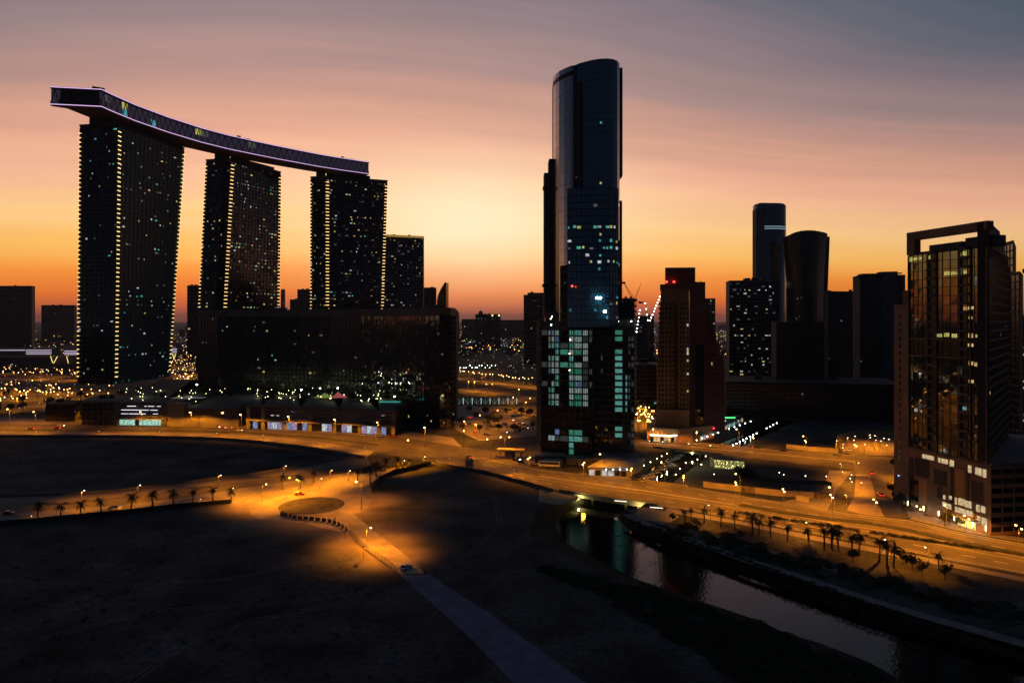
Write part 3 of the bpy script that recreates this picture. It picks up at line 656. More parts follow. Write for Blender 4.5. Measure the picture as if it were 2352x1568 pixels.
LEDL = [(115, 241.5), (233, 247), (258, 258), (309, 279), (387, 306), (464, 329), (525, 344), (588, 357), (639, 367), (732, 384), (790, 393), (848, 401)]
LEDU = [(117, 200), (232, 206), (258, 218), (348, 253), (464, 290), (588, 324), (721, 354), (785, 363), (848, 372)]
def vat(l, u):
    for (a, b), (c, d) in zip(l, l[1:]):
        if u <= c: return b+(d-b)*(u-a)/(c-a)
    return l[-1][1]
def sky_bridge():
    zb = 80 + 488/F*632
    pts = [(115, 633), (233, 632)]
    line = []
    for u, v in LEDL:
        D = (zb-CAMH)*F/(HV-v)
        line.append((u, v, D))
    line[0] = (115, 241.5, (zb-CAMH)*F/(HV-241.5))
    t = thing('sky_bridge', 'long curved sky bridge with violet lit edges laid over the three left towers', 'sky bridge', (*XY(400, 720), zb))
    front = [Vector((*XY(u, D), 0)) for u, v, D in line]
    hts = [((HV-vat(LEDU, max(117, u)))/F*D+CAMH) for u, v, D in line]
    H = sum(hts)/len(hts)-zb
    # the deck behind the front edge
    back = []
    W = [4, 34, 34, 34, 33, 33, 32, 32, 31, 30, 30, 30]
    for i, p in enumerate(front):
        a = front[max(1, i-1)] if i > 0 else front[0]; c = front[min(len(front)-1, i+1)]
        d = (c-a).normalized() if i else (front[1]-front[0]).normalized(); nn = Vector((-d.y, d.x, 0)); back.append(p + nn*W[i])
    cx = []
    for nm, z0, z1, inset, m_ in (('underside', zb, zb+1.8, 0, red_m), ('body', zb+1.8, zb+H-2.0, 2.2, dconc_m), ('roof_deck', zb+H-2.0, zb+H, 0, dconc_m)):
        b = MB()
        for i in range(len(front)-1):
            f0, f1, b0, b1 = front[i], front[i+1], back[i], back[i+1]
            if inset:
                d0 = (b0-f0).normalized()*inset; d1 = (b1-f1).normalized()*inset; f0, f1, b0, b1 = f0+d0, f1+d1, b0-d0, b1-d1
                if i == 0: f0 = lerp(f0, f1, .08); b0 = lerp(b0, b1, .08)
            b.hexa([(p.x, p.y, z0) for p in (f0, f1, b1, b0)], [(p.x, p.y, z1) for p in (f0, f1, b1, b0)])
        b.build(nm, m_, t)
    # glazing with raking truss members
    R.seed(11)
    pn = MB(); mats = [mat('lounge_glass', (.10, .085, .13), .3, emit=(.42, .34, .60), es=.045), L_cyan, L_yel, L_dim]; tr = MB()
    for i in range(len(front)-1):
        f0, f1 = front[i], front[i+1]; d = (f1-f0); n = max(1, int(d.length/7)); nn = Vector((d.y, -d.x, 0)).normalized(); nn = -nn if nn.y > 0 else nn
        for k in range(n):
            a = f0 + d*(k/n) - nn*1.9; e = f0 + d*((k+1)/n) - nn*1.9; za, zc = zb+2.2, zb+H-2.4
            for r in range(2):
                y0, y1 = za+(zc-za)*r/2, za+(zc-za)*(r+1)/2
                pn.poly([(a.x, a.y, y0), (e.x, e.y, y0), (e.x, e.y, y1), (a.x, a.y, y1)], 0 if R.random() > .07 else R.choice([1, 2, 3, 3]))
            a2, e2 = a+nn*1.1, e+nn*1.1; m2 = lerp(a2, e2, .5)
            br = MB(); br.tube((a2.x, a2.y, za), (m2.x, m2.y, zc), .42, n=4); br.tube((m2.x, m2.y, zc), (e2.x, e2.y, za), .42, n=4); br.build('truss_brace', steel_m, t)
    pn.build('glazing', mats, t, kind='stuff')
    for nm, zz in (('lower_edge_light', zb+.9), ('upper_edge_light', zb+H-.6)):
        b = MB()
        for i in range(len(front)-1):
            f0, f1 = front[i], front[i+1]; d = (f1-f0).normalized(); nn = Vector((d.y, -d.x, 0)); nn = -nn if nn.y > 0 else nn
            q = [f0, f1, f1+nn*.3, f0+nn*.3]; b.hexa([(p.x, p.y, zz-.3) for p in q], [(p.x, p.y, zz+.3) for p in q])
        b.build(nm, led_m, t)
    # roof plant seen over the parapet
    for u, hh, w in ((226, 3.2, 10), (352, 1.4, 3), (548, 3, 4), (560, 1.6, 14), (786, 2.8, 3), (800, 1.5, 16), (835, 1.0, 14)):
        D = (zb-CAMH)*F/(HV-vat(LEDL, u)) + 7; x, y = XY(u, D)
        b = MB(); b.box((x, y, zb+H+hh/2), (w, 4, hh), rad(35)); b.build('roof_plant', gconc_m, t)
    # necks that carry the bridge
    for u0, D0, u1, D1, h in ((205, 664, 262, 660, 7), (264, 674, 400, 752, 5), (493, 806, 528, 806, 8), (530, 818, 630, 880, 5), (727, 898, 748, 900, 8), (750, 917, 850, 932, 5)):
        b = MB(); a = XY(u0, D0); c = XY(u1, D1); b.prism([a, c, (c[0]*1.02, c[1]+16), (a[0]*1.02, a[1]+16)], zb-h, zb); b.build('support_neck', dconc_m, t)
    bl = MB(); x, y = XY(120, 640); bl.ball((x, y, zb+H+1), .4); bl.build('beacon', redb_m, t)
sky_bridge()

# fourth tower, with a gilded roof line
def simple_tower(name, label, cat, poly, z0, z1, rows, cols, glass, frame, lit, mix=LIT_MIX, faces=(0,), seed=1, group=None, kit=2, top=None, bar_h=.6, dep=.35, bar_v=.35, alt=None, litf=None, wall=None):
    R.seed(seed); c = ctr(poly); t = thing(name, label, cat, (c[0], c[1], z0), group=group)
    shell(t, poly, z0, z1, wall or frame, top)
    for i in faces:
        A, B = poly[i], poly[(i+1) % len(poly)]
        A2, B2 = ((top[i], top[(i+1) % len(poly)]) if top else (None, None))
        L_ = math.hypot(B[0]-A[0], B[1]-A[1]); cc = cols if isinstance(cols, int) and L_ < 1 else max(2, int(L_/cols))
        facade(t, A, B, z0, z1-.6, cc, rows, glass, frame, lit=lit, mix=mix, A2=A2, B2=B2, bar_h=bar_h, dep=dep, bar_v=bar_v, alt=alt, litf=litf)
    if kit: roof_kit(t, top or poly, z1+.5, kit, seed=seed)
    return t
def quad(u0, u1, D, depth=25, D1=None):
    D1 = D if D1 is None else D1; a, c = XY(u0, D), XY(u1, D1); return [a, c, (c[0]+c[0]/D1*depth*.6, c[1]+depth), (a[0]+a[0]/D*depth*.6, a[1]+depth)]
q4 = quad(871, 972, 1050, 26, 1075)
t4 = simple_tower('residential_tower', 'shorter dark tower with gilded roof line right of the sky bridge towers', 'tower', q4, ZP, Z(541, 1060), 46, 3.6, glassA, gconc_m, .13, faces=(0,), seed=21)
b = MB(); a, c = Vector((*q4[0], 0)), Vector((*q4[1], 0)); zz = Z(540, 1060)
b.hexa([(a.x, a.y-1, zz-3), (c.x, c.y-1, zz-3), (c.x, c.y, zz-3), (a.x, a.y, zz-3)], [(a.x, a.y-1, zz-.5), (c.x, c.y-1, zz-.5), (c.x, c.y, zz-.5), (a.x, a.y, zz-.5)])
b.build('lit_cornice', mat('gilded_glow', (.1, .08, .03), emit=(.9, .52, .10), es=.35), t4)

# --- curved dark block (arc plan) on the podium's right
def arc_block():
    R.seed(31)
    t = thing('curved_block', 'wide black curved apartment block between the sky bridge towers and the central tower', 'apartment block', (*XY(880, 520), 0))
    U = [(455, 640), (500, 628), (560, 622), (620, 616), (690, 606), (760, 592), (830, 574), (880, 556), (930, 532), (975, 510), (1010, 500), (1036, 506), (1047, 530)]
    pts = [Vector((*XY(u, D), 0)) for u, D in U]
    zt = Z(714, 600)
    b = MB(); back = [p+Vector((0, 22, 0)) for p in reversed(pts)]
    poly = pts+back
    for i in range(len(pts)-1):
        a, c = pts[i], pts[i+1]; b.hexa([(a.x, a.y, 0), (c.x, c.y, 0), (c.x, c.y+22, 0), (a.x, a.y+22, 0)], [(a.x, a.y, zt), (c.x, c.y, zt), (c.x, c.y+22, zt), (a.x, a.y+22, zt)])
    b.build('wall', dconc_m, t)
    b = MB()
    for i in range(len(pts)-1):
        a, c = pts[i], pts[i+1]; b.hexa([(a.x, a.y-.8, zt-4.5), (c.x, c.y-.8, zt-4.5), (c.x, c.y, zt-4.5), (a.x, a.y, zt-4.5)], [(a.x, a.y-.8, zt+1.2), (c.x, c.y-.8, zt+1.2), (c.x, c.y, zt+1.2), (a.x, a.y, zt+1.2)])
    b.build('parapet', gconc_m, t)
    for i in range(len(pts)-1):
        a, c = pts[i], pts[i+1]; L_ = (c-a).length; lower = 0 if U[i][0] > 890 else 17
        facade(t, a, c, lower, zt-4.6, max(2, int(L_/4)), 18 if lower else 22, glassR if U[i][0] >= 830 else glassC, dconc_m, lit=.035, mix=LIT_MIX, bar_h=.5, dep=.4, alt=glassC)
    for u, D in ((640, 606), (735, 592), (900, 545), (1000, 497)):
        b = MB(); x, y = XY(u, D+10); b.box((x, y, zt+1.6), (14, 6, 3.2), .1); b.build('roof_plant', gconc_m, t)
arc_block()

# --- podium with shops
def podium():
    R.seed(41)
    for (lab, us, zt, shops) in (
        ('long podium with brightly lit shopfronts and dark parking decks above them', [(566, 502), (600, 500), (690, 494), (780, 486), (870, 476), (908, 470)], 17.5, True),
        ('shorter podium block with one pale green lit shop hall below its parking decks', [(268, 516), (372, 514), (384, 514)], 18.0, False),
        ('plain podium section with a square stair tower behind two parked coaches', [(384, 515), (430, 514), (548, 509)], 14.0, None)):
        pts = [Vector((*XY(u, D), 0)) for u, D in us]; t = thing('shop_podium' if shops is not None else 'service_podium', lab, 'podium building', (pts[0].x, pts[0].y, 0)); DP = {True: 70, False: 200, None: 120}[shops]
        b = MB()
        for i in range(len(pts)-1):
            a, c = pts[i], pts[i+1]; dep = DP
            b.hexa([(a.x, a.y+5, 0), (c.x, c.y+5, 0), (c.x, c.y+dep, 0), (a.x, a.y+dep, 0)], [(a.x, a.y+5, zt-1), (c.x, c.y+5, zt-1), (c.x, c.y+dep, zt-1), (a.x, a.y+dep, zt-1)])
        b.build('core', dconc_m, t)
        b = MB()
        for i in range(len(pts)-1):
            a, c = pts[i], pts[i+1]; b.hexa([(a.x, a.y-.6, zt-1.4), (c.x, c.y-.6, zt-1.4), (c.x-DP*.2, c.y+DP, zt-1.4), (a.x-DP*.35, a.y+DP, zt-1.4)], [(a.x, a.y-.6, zt), (c.x, c.y-.6, zt), (c.x-DP*.2, c.y+DP, zt), (a.x-DP*.35, a.y+DP, zt)])
        b.build('garden_deck', gconc_m, t)
        def along(u):
            D = None
            for (u0, d0), (u1, d1) in zip(us, us[1:]):
                if u <= u1: D = d0+(d1-d0)*(u-u0)/(u1-u0); break
            return Vector((*XY(u, D if D else us[-1][1]), 0))
        def panel(nm, u0, u1, z0, z1, m_, th=.5, off=0.):
            a, c = along(u0), along(u1); b = MB(); b.hexa([(a.x, a.y+off, z0), (c.x, c.y+off, z0), (c.x, c.y+off+th, z0), (a.x, a.y+off+th, z0)], [(a.x, a.y+off, z1), (c.x, c.y+off, z1), (c.x, c.y+off+th, z1), (a.x, a.y+off+th, z1)]); return b.build(nm, m_, t)
        if shops:
            for k, z in enumerate((7.6, 10.8, 14.0)): panel('parking_parapet', 600, 907, z, z+1.3, gconc_m, .4)
            for u in (566, 600, 650, 708, 764, 822, 868, 899): panel('pier', u, u+8.5, 0, zt-1.4, conc_m, 1.2, -.25)
            panel('canopy', 566, 908, 6.5, 7.4, conc_m, 2.0, -1.4)
            shops_ = [(624, 643, L_cyan), (643.5, 669, L_wht), (647, 648, L_wht)]
            sp_ = [(572, 585), (586, 599), (600+10, 650-1), (659, 707), (717, 763), (773, 821), (831, 867), (877, 898)]
            cols_ = [room_mat('shop_blue', (.30, .45, .85), .42, .9, .8), room_mat('shop_pale', (.70, .85, .90), .55, .9, .8), room_mat('shop_mauve', (.62, .50, .80), .40, .9, .8)]
            W_ = [(629-7, 668), (683, 722), (740, 779), (792, 810), (846-4, 884), (896-34, 0)]
            lit_ = [(622, 645, 0), (646, 668, 1), (684, 706, 2), (707, 722, 1), (741, 760, 0), (762, 779, 0), (791, 811, 0), (844-0, 862, 2), (863, 886, 2), (900-10, 905, 1)]
            sh = [(580, 648), (658, 706), (716, 762), (772, 820), (830, 866), (876, 898)]
            for j, (u0, u1) in enumerate(sh):
                n = max(2, round((u1-u0)/11)); w = (u1-u0)/n
                for k in range(n):
                    lit = R.random() < (.82 if j != 3 else .5)
                    f = panel('shop_window', u0+k*w+.4, u0+(k+1)*w-.4, .5, 5.6, cols_[R.randrange(3)] if lit else glassA, .2, .25)
                panel('shop_wall', u0, u1, 5.65, 6.5, conc_m, .5)
            panel('lit_sign', 700, 716, 5.9, 6.4, bulbf_m, .1, -.6); panel('end_wall', 899.5, 907.5, 0, 6.4, conc_m, .5)
            # ceiling tubes of the parking decks
            b = MB()
            for k in range(40):
                u = R.uniform(604, 900); z = R.choice((10.2, 13.4, 16.0)); a = along(u); b.box((a.x, a.y+2.4, z), (R.uniform(1, 3), .2, .18))
            b.build('deck_tube_lights', mat('tube_light', (0, 0, 0), emit=(.95, .9, 1.0), es=2.2), t, kind='stuff')
        elif shops is False:
            hall = room_mat('shop_green', (.50, .95, .75), .62, .8, .6)
            for k in range(11):
                u0 = 274+k*9; lit = k not in (4,)
                panel('shop_window', u0, u0+8.2, .8, 4.8, hall if lit else glassA, .2, .3)
            panel('canopy', 268, 384, 5.2, 6.0, conc_m, 2.0, -1.2)
            for z in (6.8, 9.6, 12.4): panel('parking_parapet', 272, 372, z, z+1.0, gconc_m, .4)
            panel('pier', 268, 272, 0, 16.6, gconc_m, .9, -.2); panel('pier', 370, 384, 0, 16.6, gconc_m, .9, -.2)
            b = MB()
            for k in range(34):
                u = R.uniform(280, 368); z = R.choice((9.0, 11.9, 14.8)) ; a = along(u); b.box((a.x, a.y+2.6, z), (R.uniform(1.5, 5), .2, .22))
            b.build('deck_tube_lights', MATS.get('tube_light') or mat('tube_light', (0, 0, 0), emit=(.95, .9, 1.0), es=2.2), t, kind='stuff')
        else:
            panel('stair_tower', 386, 424, 0, 17.5, conc_m, 6, -1.0); panel('low_wall', 424, 548, 0, 6.5, conc_m, 2.0, -.8); panel('upper_wall', 424, 548, 6.5, 12.6, gconc_m, 1.0, .6)
            panel('lit_sign', 508, 513, 10.2, 11.0, bulbf_m, .1, .4)
podium()
# far-left low service building beyond the first podium
simple_tower('service_building', 'low dark service building with amber-lit corner left of the podium', 'building', quad(188, 262, 518, 30), 0, 18, 5, 4, glassC, conc_m, .05, faces=(0,), seed=6, kit=2)
simple_tower('dark_depot', 'small unlit black depot block beside the boulevard at far left', 'building', quad(105, 172, 540, 25), 0, 13, 3, 4, glassC, dconc_m, .02, faces=(0,), seed=8, kit=1)

# --- central tall tower
def central():
    R.seed(51)
    t = thing('lens_tower', 'tallest central glass tower with a curved slanting crown', 'skyscraper', (*XY(1347, 400), 0))
    D0 = 398; cx, _ = XY(1347, D0)
    zc = [(1271, 178), (1276, 171), (1284, 164), (1296, 158), (1310, 152), (1326, 147), (1340, 143), (1358, 138.5), (1376, 135.5), (1392, 134.5), (1408, 136), (1418, 140), (1423, 147)]
    offs = [8, 2.5, -2.5, -6, -9, -11.2, -12.6, -13.6, -14.0, -13.8, -12.4, -9.5, -4.5]
    front = []
    for (u, v), o in zip(zc, offs):
        D = D0+o; x, y = XY(u, D); front.append((x, y, Z(v, D)))
    z0 = 76
    N_ = len(front)
    # body
    b = MB(); yb = D0+20
    base = [(x, y, z0) for x, y, z in front] + [(front[-1][0], yb, z0), (front[0][0], yb, z0)]
    top = list(front) + [(front[-1][0], yb, front[-1][2]-4), (front[0][0], yb, front[0][2]-3)]
    b.hexa([(x*1., y+.35, z) for x, y, z in base], [(x, y+.35, z-.2) for x, y, z in top]); b.build('core', steel_m, t)
    # glass shells in storey-high strips
    rows = 40
    side_m = mat('side_glass', (.48, .43, .42), .2, ior=2.0, metal=.75)
    for part, rng, gm, mi in (('left_glass_shell', range(0, 5), side_m, 0), ('front_glass_shell', range(5, N_-1), glassB, 1)):
        b = MB(); fr = MB()
        for i in rng:
            p, q = front[i], front[i+1]
            if i == 4: q = (lerp(p[0], q[0], .4), lerp(p[1], q[1], .4), lerp(p[2], q[2], .4))
            for r in range(rows):
                t0, t1 = r/rows, (r+1)/rows
                za0, za1 = z0+(p[2]-z0)*t0, z0+(p[2]-z0)*t1; zb0, zb1 = z0+(q[2]-z0)*t0, z0+(q[2]-z0)*t1
                n = 2
                for k in range(n):
                    s0, s1 = k/n, (k+1)/n; j = [R.uniform(-.006, .006) for _ in range(4)]
                    m_ = 0
                    zz = (za0+zb0)/2
                    if gm is glassB:
                        pr = .012 if zz > 190 else (.05 if zz > 150 else .12)
                        if R.random() < pr*.5: m_ = R.choice([1, 2, 3, 4, 4, 4, 5])
                    elif R.random() < .004: m_ = 4
                    def pp(s, top, jj): return (lerp(p[0], q[0], s), lerp(p[1], q[1], s)+jj, lerp(za1 if top else za0, zb1 if top else zb0, s))
                    b.poly([pp(s0, 0, j[0]), pp(s1, 0, j[1]), pp(s1, 1, j[2]), pp(s0, 1, j[3])], 0)
                    if m_:
                        A_, B_, C_, D_ = [Vector(x_) for x_ in (pp(s0, 0, -.06), pp(s1, 0, -.06), pp(s1, 1, -.06), pp(s0, 1, -.06))]
                        def bl_(s_, t_): return lerp(lerp(A_, B_, s_), lerp(D_, C_, s_), t_)
                        w0 = R.uniform(.05, .3); w1 = R.uniform(.6, .95); b.poly([bl_(w0, .3), bl_(w1, .3), bl_(w1, .65), bl_(w0, .65)], m_)
                if r % 1 == 0 and gm is glassB or r % 2 == 0:
                    fr.hexa([(p[0], p[1]-.08, za0-.07), (q[0], q[1]-.08, zb0-.07), (q[0], q[1]+.1, zb0-.07), (p[0], p[1]+.1, za0-.07)], [(p[0], p[1]-.08, za0+.07), (q[0], q[1]-.08, zb0+.07), (q[0], q[1]+.1, zb0+.07), (p[0], p[1]+.1, za0+.07)])
        b.build(part, [gm, L_teal, L_yel, L_warm, L_dim, L_cyan], t, kind='stuff')
        fr.build('transoms', steel_m, t, kind='stuff')
    # vertical recess between the shells
    x0, y0 = XY(1318, D0-11); x1, y1 = XY(1335, D0-13.2); b = MB(); b.prism([(x0, y0-.2), (x1, y1-.4), (x1, y1+2), (x0, y0+2)], z0, Z(190, 387)); b.build('dark_fin_wall', dconc_m, t)
    for k in range(9):
        z = R.uniform(90, 175); b = MB(); b.box((lerp(x0, x1, .6), y0-1.0, z), (2.6, .2, .7)); b.build('slot_window', R.choice([L_wht, L_yel, L_teal, L_dim]), t)
    # crown band
    b = MB()
    for i in range(0, 5):
        p, q = front[i], front[i+1]
        b.hexa([(p[0]-.1, p[1]-.25, p[2]-5.6), (q[0]-.1, q[1]-.25, q[2]-5.6), (q[0], q[1], q[2]-5.6), (p[0], p[1], p[2]-5.6)], [(p[0]-.1, p[1]-.25, p[2]-3.0), (q[0]-.1, q[1]-.25, q[2]-3.0), (q[0], q[1], q[2]-3.0), (p[0], p[1], p[2]-3.0)])
    b.build('crown_slot', steel_m, t)
    # added front volume standing in for another tower's dark reflection, with lit floors
    A = XY(1303, 383.5); B = XY(1420, 384)
    bp = [A, XY(1335, 381.0), XY(1400, 380.5), B]
    zt = [Z(432, 383)]*4
    b = MB(); b.prism(bp+[(B[0], 396), (A[0], 396)], z0, zt[0]); b.build('reflection_bay', glassB, t)
    def lf(r, c):
        hi = {19: .0, 3: .2, 6: .15, 9: .65, 10: .2, 8: .3, 11: .5, 12: .15, 14: .3, 16: .05, 17: .15}
        return pick([(L_yel, 3), (L_teal, 3), (L_wht, 3), (L_cyan, 1), (L_dim, 3)]) if R.random() < hi.get(r, .05) else None
    for i in range(3): facade(t, bp[i], bp[i+1], z0, zt[0]-.5, max(3, int(math.dist(bp[i], bp[i+1])/2.2)), 20, glassB, steel_m, litf=lf, mix=[(L_yel, 1), (L_teal, 1), (L_wht, 1), (L_cyan, 1), (L_dim, 1)], bar_h=.35, bar_v=.14, dep=.25, wname='shaft_window')
    facade(t, XY(1288, 389.5), A, z0, Z(610, 388), 5, 9, glassA, steel_m, lit=.1, mix=LIT_MIX, bar_h=.35, bar_v=.14, dep=.5)  # dark glass step along the lower left edge of that reflection
    # fins either side
    def fin(nm, u0, u1, D, v0, v1, m_, d=6):
        a, c = XY(u0, D), XY(u1, D); b = MB(); b.prism([a, c, (c[0], c[1]+d), (a[0], a[1]+d)], Z(v1, D), Z(v0, D)); return b.build(nm, m_, t)
    fin('left_fin', 1261, 1275.5, 404, 365, 728, dconc_m, 12); fin('outer_left_fin', 1250, 1261, 408, 397, 728, gconc_m, 10)
    fin('right_fin', 1422.5, 1430, 403, 156, 405, dconc_m, 10); fin('lower_right_fin', 1420, 1429, 402, 461, 728, dconc_m, 10)
    for v in (486, 497): fin('link_beam', 1272, 1306, 402, v, v+5, steel_m, 3)
    for u, v in ((1262, 410), (1249, 428), (1248, 652)): fin('fin_joint', u-2, u+14, 406, v, v+7, dconc_m, 4)
    # floodlights and a beacon at the works storey
    for u, v, m_, r_ in ((1372, 684, bulbc_m, .75), (1379, 684, bulbc_m, .75), (1390, 715, bulbc_m, .8), (1314, 657, redb_m, .55), (1268, 727, bulbw_m, .35)):
        x, y = XY(u, 378); b = MB(); b.ball((x, y, Z(v, 378)), r_); b.build('flood_light' if m_ is not redb_m else 'beacon', m_, t)
    # ---- residential base
    zt = Z(741, 392); FH = 14.7/F*391
    def zr(v): return Z(v, 390)
    faceA = [XY(1243, 396), XY(1362, 388)]; faceB = [XY(1365, 393), XY(1457, 389)]
    pa = [faceA[0], faceA[1], (faceA[1][0]+2, 418), (faceA[0][0]-2, 418)]
    pb = [faceB[0], faceB[1], (faceB[1][0]+4, 425), (faceB[0][0], 425)]
    shell(t, pa, 4, zt, dconc_m, name='base_block'); shell(t, pb, 4, zr(735), dconc_m, name='base_block')
    ztop = zr(757); rows = 12; zlow = ztop-rows*FH
    cu = [1243, 1259.5, 1266.3, 1275, 1286, 1307, 1319, 1338.5, 1352, 1362]
    W_ = [b_-a_ for a_, b_ in zip(cu, cu[1:])]
    wt = [room_mat('lit_room_teal', (.22, .72, .62), .30, 1.2, .55), room_mat('lit_room_green', (.12, .60, .42), .25, 1.2, .5), room_mat('lit_room_pale', (.55, .74, .70), .34, 1.4, .5), room_mat('lit_room_blue', (.24, .38, .72), .32, 1.2, .5), room_mat('lit_room_dim', (.32, .36, .36), .08, 1.2, .6)]
    def lfa(r, c):
        rr = rows-1-r
        if c == 0 or c == 8: return wt[4] if R.random() < .25 else None
        if c == 4: return (R.choice([wt[1], wt[4], wt[4]]) if R.random() < .35 else None)
        if c == 7: return R.choice([wt[4], wt[4], wt[2]]) if R.random() < .85 else None
        if c in (1, 2) and rr in (3, 7): return None
        if (c, rr) in ((3, 9), (6, 4), (1, 8)): return None
        if c in (5, 6): return R.choice([wt[1], wt[1], wt[0], wt[2], wt[3] if 6 <= rr <= 8 else wt[2]])
        return R.choice([wt[0], wt[2], wt[2], wt[3] if rr in (0, 6, 1) else wt[0]])
    facade(t, *faceA, zlow, ztop, 0, rows, glassA, dconc_m, litf=lfa, widths=W_, mix=[], bar_h=.85, bar_v=.85, dep=.5, indiv=True)
    # thin mullions in front of the wide panes
    b = MB()
    for c, n in ((1, 2), (2, 2), (3, 3), (5, 2), (6, 5), (7, 3)):
        for k in range(1, n):
            s = (cu[c]+(cu[c+1]-cu[c])*k/n-cu[0])/(cu[-1]-cu[0]); p = lerp(Vector((*faceA[0], 0)), Vector((*faceA[1], 0)), s)
            b.box((p.x, p.y-.3, (zlow+ztop)/2), (.34, .3, ztop-zlow))
    b.build('mullions', steel_m, t, kind='stuff')
    # blank mechanical storeys, then lower lit floors
    z2t = zr(986); z2b = z2t - 4*FH
    def lfb(r, c):
        rr = 3-r
        if rr == 0: return wt[3] if c == 3 else (wt[1] if c in (5, 6) else None)
        if rr == 1: return wt[2] if c in (1, 2) else (wt[0] if c in (5, 6) else (wt[4] if c in (3, 4, 7) else None))
        if rr == 2: return wt[0] if c == 5 else wt[4] if R.random() < .3 else None
        return wt[1] if (c == 5 and rr == 3) else None
    facade(t, *faceA, z2b, z2t, 0, 4, glassC, dconc_m, litf=lfb, widths=W_, mix=[], bar_h=.7, bar_v=.35, dep=.5, indiv=True)
    facade(t, *faceA, z2t+.4, zlow-.4, 9, 3, glassC, gconc_m, lit=0, mix=LIT_MIX, bar_h=.5, dep=.4, wname='louvre')
    cb = [1365, 1379, 1386, 1397, 1411.5, 1431, 1435.5, 1442, 1449, 1457]; WB = [b_-a_ for a_, b_ in zip(cb, cb[1:])]
    def lfc(r, c):
        rr = 17-r
        if c == 4 and rr <= 12 and rr != 2: return wt[0] if rr > 3 else wt[1]
        if c == 4 and rr in (15, 16): return wt[0]
        if c == 6 and rr <= 12 and R.random() < (.9 if rr > 6 else .3): return wt[1] if R.random() < .5 else wt[0]
        if c in (7, 8): return wt[4] if R.random() < .55 else None
        if c == 1 and rr in (4, 6): return wt[4]
        return None
    ztb = zr(756); facade(t, *faceB, ztb-18*FH, ztb, 0, 18, glassA, dconc_m, litf=lfc, widths=WB, mix=[], bar_h=1.2, bar_v=.8, dep=.7, indiv=True)
    for u, v in ((1265, 804-60), (1306+4, 792), (1308, 804+20), (1308, 862)):
        x, y = XY(u, 389); b = MB(); b.ball((x, y, Z(v-12, 389)), .32); b.build('balcony_lamp', bulbw_m, t)
    # balconies sticking out of the left and right ends
    for i in range(22):
        z = zlow - 6 + i*FH*.86
        for u0, u1, D in ((1236, 1244, 398), (1457, 1463, 392)):
            a, c = XY(u0, D), XY(u1, D); b = MB(); b.prism([a, c, (c[0], c[1]+8), (a[0], a[1]+8)], z, z+.9); b.build('end_balcony', gconc_m, t)
    # stepped works levels between the base and the glass shaft
    for u0, u1, v0, D in ((1255, 1330, 716, 398), (1330, 1362, 706, 396), (1395, 1455, 712, 398), (1430, 1458, 694, 404)):
        a, c = XY(u0, D), XY(u1, D); b = MB(); b.prism([a, c, (c[0], 420), (a[0], 420)], Z(742, D), Z(v0, D)); b.build('works_storey', gconc_m, t)
    for u, v in ((1266, 746), (1412, 738), (1420, 738), (1450, 738), (1330, 722)):
        x, y = XY(u, 388); b = MB(); b.ball((x, y, Z(v, 388)), .3); b.build('work_light', bulbc_m, t)
central()
# works yard round its foot
def yard():
    R.seed(55)
    t = thing('site_podium', 'low unfinished concrete podium at the foot of the tall central tower', 'podium building', (*XY(1340, 376), 0))
    for (u0, u1, D, h, dd) in ((1228, 1300, 383, 3.4, 12), (1300, 1365, 378, 2.6, 12), (1365, 1470, 374, 4.0, 22), (1248, 1290, 374, 2.4, 8)):
        q = quad(u0, u1, D, dd); b = MB(); b.prism(q, 0, h); b.build('podium_wall', gconc_m, t); b = MB(); b.prism([(p[0], p[1]-.3) for p in q], h, h+.5); b.build('slab', conc_m, t)
    for k in range(9):
        u = 1240+k*13; b = MB(); x, y = XY(u, 381 if k < 7 else 375); b.box((x, y-.8, 1.6), (.6, .6, 3.2)); b.build('column', conc_m, t)
    t2 = thing('sales_pavilion', 'low pavilion with pale slanting roof and white lights right of the central tower base', 'pavilion', (*XY(1420, 352), 0))
    q = [XY(1352, 349), XY(1440, 346), XY(1478, 366), XY(1395, 372)]; b = MB(); b.prism(q, 0, 4.2); b.build('wall', conc_m, t2)
    cx, cy_ = ctr(q); b = MB(); b.hexa([(p[0], p[1], 4.2) for p in q], [(cx+(p[0]-cx)*1.08, cy_+(p[1]-cy_)*1.08, 5+(p[0]-q[0][0])*.03) for p in q]); b.build('roof', mat('pale_roof', (.22, .22, .23), .6), t2)
    for k in range(6):
        p = lerp(Vector((*q[0], 0)), Vector((*q[1], 0)), (k+.5)/6); b = MB(); b.box((p.x, p.y-.15, 2.2), (2.6, .1, 2.6)); b.build('window', L_wht if k in (0, 2, 3) else glassA, t2)
    for k in range(4):
        x, y = XY(1392+k*16, 345); b = MB(); b.ball((x, y, 4.6), .28); b.build('lamp', bulbc_m, t2)
yard()

